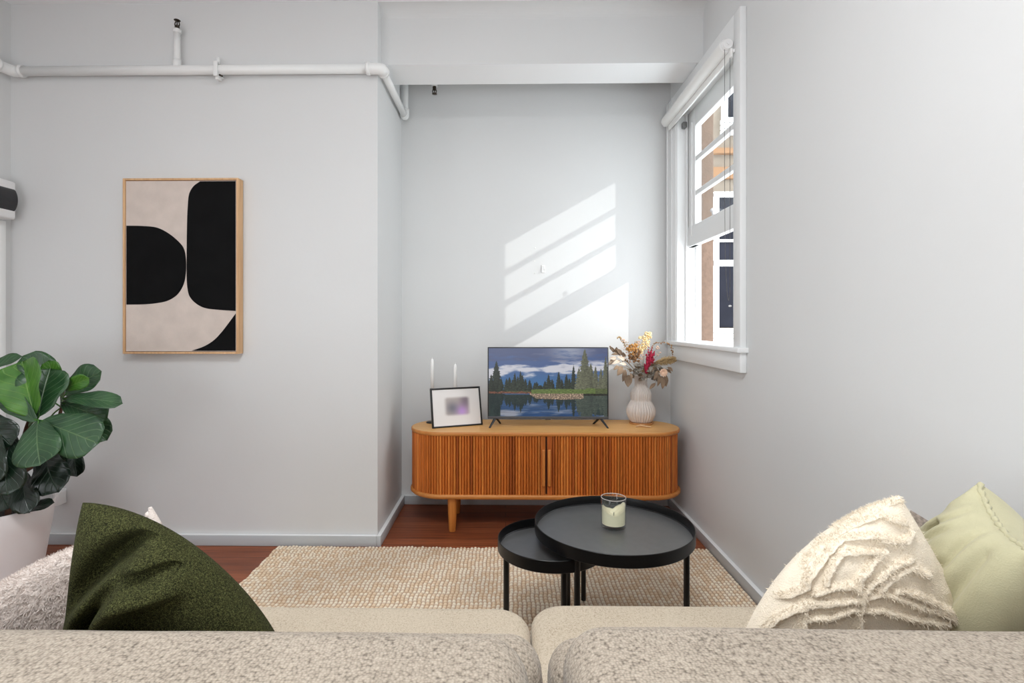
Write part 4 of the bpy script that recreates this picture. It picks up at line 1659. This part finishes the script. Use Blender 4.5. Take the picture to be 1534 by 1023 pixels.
ca.data.foreach_set('color', np.concatenate([col3.reshape(-1, 3), np.ones((len(V), 1))], 1).astype(np.float32).ravel())
rug = link('jute_rug', me)
tag(rug, 'chunky woven natural jute rug on the timber floor under the black tables', 'rug')


# ------------------------------------------------------------------ sofa
def softbox(w, x0, x1, y0, y1, z0, z1, r, coarse=.05, bulge=(0, 0, 0), ns=.0, seed=0., rc=None):
    """rounded upholstered block; rc: larger corner radius in plan"""
    rp = rc or r

    def axis(a, b, rr):
        k = [a + rr * (1 - math.cos(PI / 2 * i / 7)) for i in range(7)]
        n = max(1, int((b - a - 2 * rr) / coarse))
        k += [a + rr + (b - a - 2 * rr) * i / n for i in range(n + 1)]
        k += [b - rr * (1 - math.cos(PI / 2 * i / 7)) for i in range(6, -1, -1)]
        return k
    AX, AY, AZ = axis(x0, x1, rp), axis(y0, y1, rp), axis(z0, z1, r)
    key = {}
    vs, fs = [], []

    def put(i, j, k):
        t = (i, j, k)
        if t not in key:
            p = Vector((AX[i], AY[j], AZ[k]))
            # round in plan first, then the vertical edges
            q = Vector((min(max(p.x, x0 + rp), x1 - rp), min(max(p.y, y0 + rp), y1 - rp)))
            d = Vector((p.x, p.y)) - q
            mx = max(abs(d.x), abs(d.y))
            if d.length > 1e-9:
                d = d.normalized() * mx
            depth_in = rp - d.length if mx > 0 else min(p.x - x0, x1 - p.x, p.y - y0, y1 - p.y)
            pl = q + d
            # vertical rounding
            inset = 0
            zz = p.z
            din = depth_in if mx > 0 else 1
            if p.z > z1 - r - 1e-9:
                h = p.z - (z1 - r)
                if din < r:
                    l = r - din
                    m_ = max(h, l)
                    L_ = math.hypot(h, l)
                    if L_ > 1e-9:
                        h2, l2 = h / L_ * m_, l / L_ * m_
                        zz = z1 - r + h2
                        inset = l - l2
            elif p.z < z0 + r + 1e-9:
                h = (z0 + r) - p.z
                if din < r:
                    l = r - din
                    m_ = max(h, l)
                    L_ = math.hypot(h, l)
                    if L_ > 1e-9:
                        h2, l2 = h / L_ * m_, l / L_ * m_
                        zz = z0 + r - h2
                        inset = l - l2
            if inset and d.length > 1e-9:
                pl = pl - d.normalized() * inset
            sx = (p.x - (x0 + x1) / 2) / ((x1 - x0) / 2)
            sy = (p.y - (y0 + y1) / 2) / ((y1 - y0) / 2)
            sz = (p.z - (z0 + z1) / 2) / ((z1 - z0) / 2)
            g = lambda s: max(0, 1 - s * s)
            out = Vector((pl.x + bulge[0] * sx * g(sy) * g(sz), pl.y + bulge[1] * sy * g(sx) * g(sz), zz + bulge[2] * sz * g(sx) * g(sy)))
            if ns:
                out += Vector((noise.noise(out * 7 + Vector((seed, 0, 0))), noise.noise(out * 7 + Vector((0, seed, 9))), noise.noise(out * 7 + Vector((4, 0, seed))))) * ns
            key[t] = len(vs)
            vs.append(out)
        return key[t]
    nx, ny, nz2 = len(AX), len(AY), len(AZ)
    for i in range(nx - 1):
        for j in range(ny - 1):
            fs.append([put(i, j, nz2 - 1), put(i + 1, j, nz2 - 1), put(i + 1, j + 1, nz2 - 1), put(i, j + 1, nz2 - 1)])
            fs.append([put(i, j, 0), put(i, j + 1, 0), put(i + 1, j + 1, 0), put(i + 1, j, 0)])
    for i in range(nx - 1):
        for k in range(nz2 - 1):
            fs.append([put(i, 0, k), put(i + 1, 0, k), put(i + 1, 0, k + 1), put(i, 0, k + 1)])
            fs.append([put(i, ny - 1, k), put(i, ny - 1, k + 1), put(i + 1, ny - 1, k + 1), put(i + 1, ny - 1, k)])
    for j in range(ny - 1):
        for k in range(nz2 - 1):
            fs.append([put(0, j, k), put(0, j, k + 1), put(0, j + 1, k + 1), put(0, j + 1, k)])
            fs.append([put(nx - 1, j, k), put(nx - 1, j + 1, k), put(nx - 1, j + 1, k + 1), put(nx - 1, j, k + 1)])
    w.add(vs, fs)
    return w


sofa = thing('sofa', 'beige woven fabric sofa seen from behind across the bottom of the room', 'sofa', (-.1, .9, 0))
SL, SRt = -1.30, 1.03
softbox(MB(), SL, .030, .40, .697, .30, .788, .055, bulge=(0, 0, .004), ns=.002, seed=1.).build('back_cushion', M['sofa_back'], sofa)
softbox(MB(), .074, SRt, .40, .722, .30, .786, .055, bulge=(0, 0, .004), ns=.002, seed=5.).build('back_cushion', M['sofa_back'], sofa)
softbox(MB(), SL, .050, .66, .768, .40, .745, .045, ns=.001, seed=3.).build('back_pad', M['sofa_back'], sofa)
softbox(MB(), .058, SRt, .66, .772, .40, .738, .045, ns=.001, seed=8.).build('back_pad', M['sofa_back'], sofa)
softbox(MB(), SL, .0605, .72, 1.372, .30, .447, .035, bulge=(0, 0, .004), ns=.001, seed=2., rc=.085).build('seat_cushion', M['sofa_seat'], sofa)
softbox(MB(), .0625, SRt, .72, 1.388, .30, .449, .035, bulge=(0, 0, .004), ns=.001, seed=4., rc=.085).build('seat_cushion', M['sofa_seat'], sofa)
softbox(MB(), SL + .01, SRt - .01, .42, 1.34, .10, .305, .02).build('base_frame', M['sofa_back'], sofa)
for lx_ in (SL + .1, SRt - .1):
    for ly_ in (.5, 1.26):
        MB().lathe([(.016, .0), (.022, .105)], (lx_, ly_), 16).build('leg', M['black'], sofa)


# ------------------------------------------------------------------ cushions
def cushion(name, label, TL, TR, BR, BL, thick, m, bow=(0, 0, 0, 0), n=64, disp=None, flip=1, backk=1., pw_=.42, pad=0.):
    TL, TR, BR, BL = map(Vector, (TL, TR, BR, BL))
    nv = ((TR - BL).cross(TL - BR)).normalized()
    cen = (TL + TR + BR + BL) / 4
    if nv.dot(cen - Vector((0, 0, CAM_H))) > 0:
        nv = -nv
    w = MB()

    def base(a, b):        # a left-right 0..1, b bottom-top 0..1
        p = BL * (1 - a) * (1 - b) + BR * a * (1 - b) + TR * a * b + TL * (1 - a) * b
        top, rt, bt, lf = bow
        e = lambda k: 4 * k * (1 - k)
        upv = ((TL + TR) - (BL + BR)).normalized()
        rtv = ((TR + BR) - (TL + BL)).normalized()
        p += upv * (top * e(a) * b ** 2 - bt * e(a) * (1 - b) ** 2) + rtv * (rt * e(b) * a ** 2 - lf * e(b) * (1 - a) ** 2)
        return p

    def f(a, b):
        e = lambda k: max(0., 4 * k * (1 - k))
        return (e(a) * e(b)) ** pw_
    rows = []
    for side in (1, -1):
        vs, fs = [], []
        for j in range(n + 1):
            for i in range(n + 1):
                # denser near the seam
                a = .5 - .5 * math.cos(PI * i / n)
                b = .5 - .5 * math.cos(PI * j / n)
                t = f(a, b)
                p = base(a, b) + nv * side * thick * t * (1 if side > 0 else backk)
                if disp and side > 0:
                    p += nv * disp(a, b, t, p)
                vs.append(p)
        for j in range(n):
            for i in range(n):
                o = j * (n + 1) + i
                q = [o, o + 1, o + n + 2, o + n + 1]
                fs.append(q if side > 0 else q[::-1])
        w.add(vs, fs)
    o = w.build(name, m)
    bm = bmesh.new()
    bm.from_mesh(o.data)
    bmesh.ops.remove_doubles(bm, verts=bm.verts, dist=.0002)
    bmesh.ops.recalc_face_normals(bm, faces=bm.faces)
    bm.to_mesh(o.data)
    bm.free()
    for p in o.data.polygons:
        p.use_smooth = True
    tag(o, label, 'cushion')
    return o, base, nv


def seg_d(p, a, b):
    ax_, ay_ = b[0] - a[0], b[1] - a[1]
    t = max(0, min(1, ((p[0] - a[0]) * ax_ + (p[1] - a[1]) * ay_) / (ax_ * ax_ + ay_ * ay_ + 1e-12)))
    return math.hypot(p[0] - a[0] - ax_ * t, p[1] - a[1] - ay_ * t), t


def poly_d(p, pts):
    best = (9, 0)
    for a, b in zip(pts[:-1], pts[1:]):
        d, t = seg_d(p, a, b)
        if d < best[0]:
            best = (d, t)
    return best


def proj(p):
    r = Vector(p) - Vector((0, 0, CAM_H))
    d = r.dot(FW)
    return PX + FPX * r.dot(RT) / d, PY - FPX * r.z / d


def sstep(x, a, b):
    k = max(0, min(1, (x - a) / (b - a)))
    return k * k * (3 - 2 * k)


# dark green cushion with deep pinch folds (fold lines given in cushion coordinates)
gTL, gTR, gBR, gBL = W(124, 753, .84), W(400, 960, .85), W(425, 1078, .95), W(96, 1080, .95)


def fold(q, pts, A, w1, w2):
    best, sg = 1e9, 1
    for a_, b_ in zip(pts[:-1], pts[1:]):
        d, t = seg_d(q, a_, b_)
        if d < best:
            best = d
            cr = (b_[0] - a_[0]) * (q[1] - a_[1]) - (b_[1] - a_[1]) * (q[0] - a_[0])
            sg = 1 if cr > 0 else -1
            along = t
    d = best * sg          # positive below the crease
    return A * (.7 * math.exp(-((d - w2) / (w2 * .9)) ** 2) - math.exp(-((d + w1 * .5) / w1) ** 2) * (1 if d < 0 else math.exp(-(d / 5) ** 2)))


def green_disp(a, b, t, p):
    q = proj(p)
    d = fold(q, [(96, 925), (118, 898), (150, 868), (200, 833), (250, 808), (288, 798)], .06, 22, 22)
    d += fold(q, [(140, 935), (158, 903), (186, 876), (215, 868), (255, 857)], .045, 16, 18)
    d += .004 * noise.noise(Vector((a * 6, b * 6, 2)))
    return d * min(1, t * 1.6) * sstep(a, 0, .22)


cushion('green_cushion', 'dark olive green boucle cushion leaning on the left half of the sofa', gTL, gTR, gBR, gBL, .075, M['green'], (.05, .02, 0, 0), 90, green_disp)

# fluffy white cushion at the far left


def fluff_disp(a, b, t, p):
    return .0035 * noise.fractal(p * 110, 1., 2., 3) * min(1, t * 3)


FLUFF, _, _ = cushion('fluffy_cushion', 'white fluffy cushion at the left end of the sofa beside the green cushion', W(-150, 985, .92), W(160, 806, .98), W(180, 1040, 1.02), W(-150, 1066, .98), .07, M['fluff'], (.03, 0, 0, 0), 150, fluff_disp)
# white cushion behind the green one, only its tasselled corner shows
o, bs, nv = cushion('tasselled_cushion', 'white cushion corner with a small tassel peeking over the green cushion', W(226, 776, 1.10), W(372, 955, 1.10), W(320, 990, 1.12), W(120, 960, 1.10), .05, M['fluff'], (0, 0, 0, 0), 40)
w = MB()
tp = W(226, 774, 1.10)
w.tube(bez([tp + Vector((.012, 0, -.02)), tp + Vector((.004, 0, 0)), tp + Vector((.001, 0, .010)), tp + Vector((-.002, 0, .020))], 6), [.011 - .0075 * (k / 18) for k in range(19)], 10)
w.ball(tp + Vector((-.004, 0, .004)), .008, 2)
t_ = w.build('tassel', M['fluff'])
t_.parent = o

# cream tufted cushion
cTL, cTR, cBR, cBL = W(1347, 742, .88), W(1466, 958, .92), W(1262, 1100, .92), W(1098, 1000, .88)
RAW = [[(400, 350), (450, 360), (520, 330), (640, 320), (700, 330)], [(510, 400), (600, 390), (690, 400)], [(330, 540), (380, 470), (430, 400), (490, 350)],
       [(430, 540), (460, 460), (500, 400)], [(700, 400), (640, 460), (590, 530), (580, 580)], [(830, 430), (740, 470), (660, 540), (600, 600)],
       [(910, 510), (830, 470), (740, 520), (680, 580)], [(380, 600), (430, 570), (560, 560), (600, 590)],
       [(150, 740), (230, 690), (330, 650), (450, 640), (600, 620), (700, 590), (830, 640), (950, 680), (1100, 740)],
       [(330, 720), (450, 710), (560, 670), (700, 680), (860, 720), (1000, 740)], [(600, 600), (590, 680), (590, 750)], [(330, 640), (325, 700), (320, 750)],
       [(200, 610), (270, 590), (340, 560), (350, 480)], [(320, 460), (400, 360), (560, 260), (700, 220), (800, 260)], [(480, 270), (580, 215), (700, 170), (790, 150)],
       [(690, 340), (800, 350), (830, 300)], [(760, 580), (860, 600), (960, 650), (1060, 710)]]
RIDGES = [[(1100 + x / 3.168, 700 + y / 3.168) for x, y in r] for r in RAW]


def ridge_k(p):
    q = proj(p)
    q = (q[0] + 3 * noise.noise(p * 60), q[1] + 3 * noise.noise(p * 60 + Vector((5, 5, 5))))
    best = 1e9
    for r in RIDGES:
        if min(x for x, y in r) - 12 < q[0] < max(x for x, y in r) + 12 and min(y for x, y in r) - 12 < q[1] < max(y for x, y in r) + 12:
            best = min(best, poly_d(q, r)[0])
    return math.exp(-(best / 5.5) ** 4)


def tuft_disp(a, b, t, p):
    pile = .5 + .5 * noise.noise(p * 330)
    return (ridge_k(p) * (.0075 + .004 * pile) + .002 * noise.noise(p * 40)) * min(1, t * 3)


def fuzz(o, n, length, width, keep=None, seed=1):
    """short pile: tiny fibres standing on the cloth of o, added to its own mesh"""
    r_ = random.Random(seed)
    me = o.data
    polys = [p for p in me.polygons if p.center.z > .55]
    acc, tot = [], 0
    for p in polys:
        tot += p.area
        acc.append(tot)
    import bisect
    bm = bmesh.new()
    bm.from_mesh(me)
    k = tries = 0
    while k < n and tries < n * 8:
        tries += 1
        p = polys[min(len(polys) - 1, bisect.bisect(acc, r_.random() * tot))]
        v = [me.vertices[i].co for i in p.vertices]
        w_ = [r_.random() for _ in v]
        sw_ = sum(w_)
        c = sum((q * (x / sw_) for q, x in zip(v, w_)), Vector())
        if keep and r_.random() > keep(c):
            continue
        nn = p.normal
        d = (nn + Vector((r_.uniform(-1, 1), r_.uniform(-1, 1), r_.uniform(-1, .6))) * .8).normalized()
        s_ = d.cross(Vector((r_.uniform(-1, 1), r_.uniform(-1, 1), r_.uniform(-1, 1)))).normalized() * width
        L_ = length * r_.uniform(.5, 1.2)
        a_ = bm.verts.new(c - s_ - nn * .001)
        b_ = bm.verts.new(c + s_ - nn * .001)
        e_ = bm.verts.new(c + d * L_ + Vector((0, 0, -.2 * L_)))
        f_ = bm.faces.new((a_, b_, e_))
        f_.smooth = True
        k += 1
    bm.to_mesh(me)
    bm.free()


tc_, _, _ = cushion('tufted_cushion', 'cream tufted cushion with shaggy raised lines on the right half of the sofa', cTL, cTR, cBR, cBL, .06, M['cream'], (.0, .0, 0, .05), 220, tuft_disp)
fuzz(tc_, 26000, .0065, .0005, keep=lambda c: .04 + ridge_k(c), seed=4)
fuzz(FLUFF, 30000, .009, .0006, seed=5)

# sage cushion
sT, sR, sB, sL = W(1466, 724, .92), W(1545, 826, .78), W(1450, 1098, .91), W(1350, 792, 1.06)


def sage_disp(a, b, t, p):
    d = 0
    u_ = a + .06 * noise.noise(Vector((a * 3, b * 3, 7)))
    d += .011 * (.5 + noise.noise(Vector((a * 5, b * 5, 3)))) * math.sin((b * 1.3 + u_ * .55) * 34 + 2 * noise.noise(Vector((a * 4, b * 4, 1)))) * sstep(b, .35, .8) * t
    for pts, amp, wd in (([(.1, .75), (.4, .72), (.75, .80)], .016, .03), ([(.2, .45), (.5, .30), (.9, .22)], .018, .05), ([(.45, .55), (.75, .42), (1, .4)], .014, .04)):
        dd, _ = poly_d((a, b), pts)
        d -= amp * math.exp(-(dd / wd) ** 2) * t
    return d


o, bs, nv = cushion('sage_cushion', 'sage green linen cushion standing on its corner at the right end of the sofa', sL, sT, sR, sB, .08, M['sage'], (-.03, -.02, .03, .02), 90, sage_disp, backk=1.5)
w = MB()
pts = []
for k in range(40):
    b = 1 - k / 39
    p = bs(1., b) + Vector((noise.noise(Vector((k * .5, 0, 0))), 0, noise.noise(Vector((0, k * .5, 3))))) * .004
    pts.append(p)
w.tube(pts, [.0045 + .0015 * math.sin(k * 1.9) for k in range(40)], 8)
sm_ = w.build('seam_piping', M['sage'])
sm_.parent = o
# grey cushion corner behind
cushion('grey_cushion', 'grey patterned cushion corner just visible between the cream and sage cushions', W(1364, 764, 1.10), W(1500, 845, 1.10), W(1490, 1003, 1.10), W(1345, 1003, 1.10), .045, M['greyknit'], (0, 0, 0, 0), 40)

# ------------------------------------------------------------------ light
sun = bpy.data.lights.new('sun', 'SUN')
so = bpy.data.objects.new('sun', sun)
COL.objects.link(so)
sd = Vector((-1.2, 1, -.676)).normalized()
so.rotation_euler = sd.to_track_quat('-Z', 'Y').to_euler()
so.location = (6, -2, 6)
sun.energy = 1.45
sun.angle = math.radians(.5)
sun.color = (1, .97, .93)



def portal(name, loc, rot, sx, sy):
    a = bpy.data.lights.new(name, 'AREA')
    ao = bpy.data.objects.new(name, a)
    COL.objects.link(ao)
    a.shape = 'RECTANGLE'
    a.size, a.size_y = sx, sy
    ao.location = loc
    ao.rotation_euler = rot
    a.cycles.is_portal = True


cl_ = bpy.data.lights.new('added_ceiling_fill', 'AREA')  # added fill lamp above the view, has no fixture
clo = bpy.data.objects.new('added_ceiling_fill', cl_)
COL.objects.link(clo)
cl_.shape = 'DISK'
cl_.size = 1.0
clo.location = (-.3, .3, ZC - .03)
cl_.energy = 44
cl_.color = (.955, .985, 1)

portal('daylight_unseen_rear_window', ((RX0 + RX1) / 2, YR - .21, (RZ0 + RZ1) / 2), (PI / 2, 0, 0), RX1 - RX0, RZ1 - RZ0)
portal('daylight_added_window', (XL - .21, (LY0 + LY1) / 2, (LZ0 + LZ1) / 2), (0, -PI / 2, 0), LZ1 - LZ0, LY1 - LY0)
portal('daylight_side_window', (XO + .06, (WY0 + WY1) / 2, (WZ0 + WZ1) / 2), (0, PI / 2, 0), WZ1 - WZ0, WY1 - WY0)

wd = bpy.data.worlds.new('world')
scene.world = wd
wd.use_nodes = True
bg = wd.node_tree.nodes['Background']
bg.inputs['Color'].default_value = (.91, .96, 1, 1)
bg.inputs['Strength'].default_value = 4.8

scene.view_settings.view_transform = 'Standard'
scene.view_settings.look = 'None'
scene.view_settings.exposure = .2
scene.view_settings.gamma = 1
scene.view_settings.use_curve_mapping = False
scene.cycles.max_bounces = 10
scene.cycles.diffuse_bounces = 6
scene.cycles.use_denoising = True
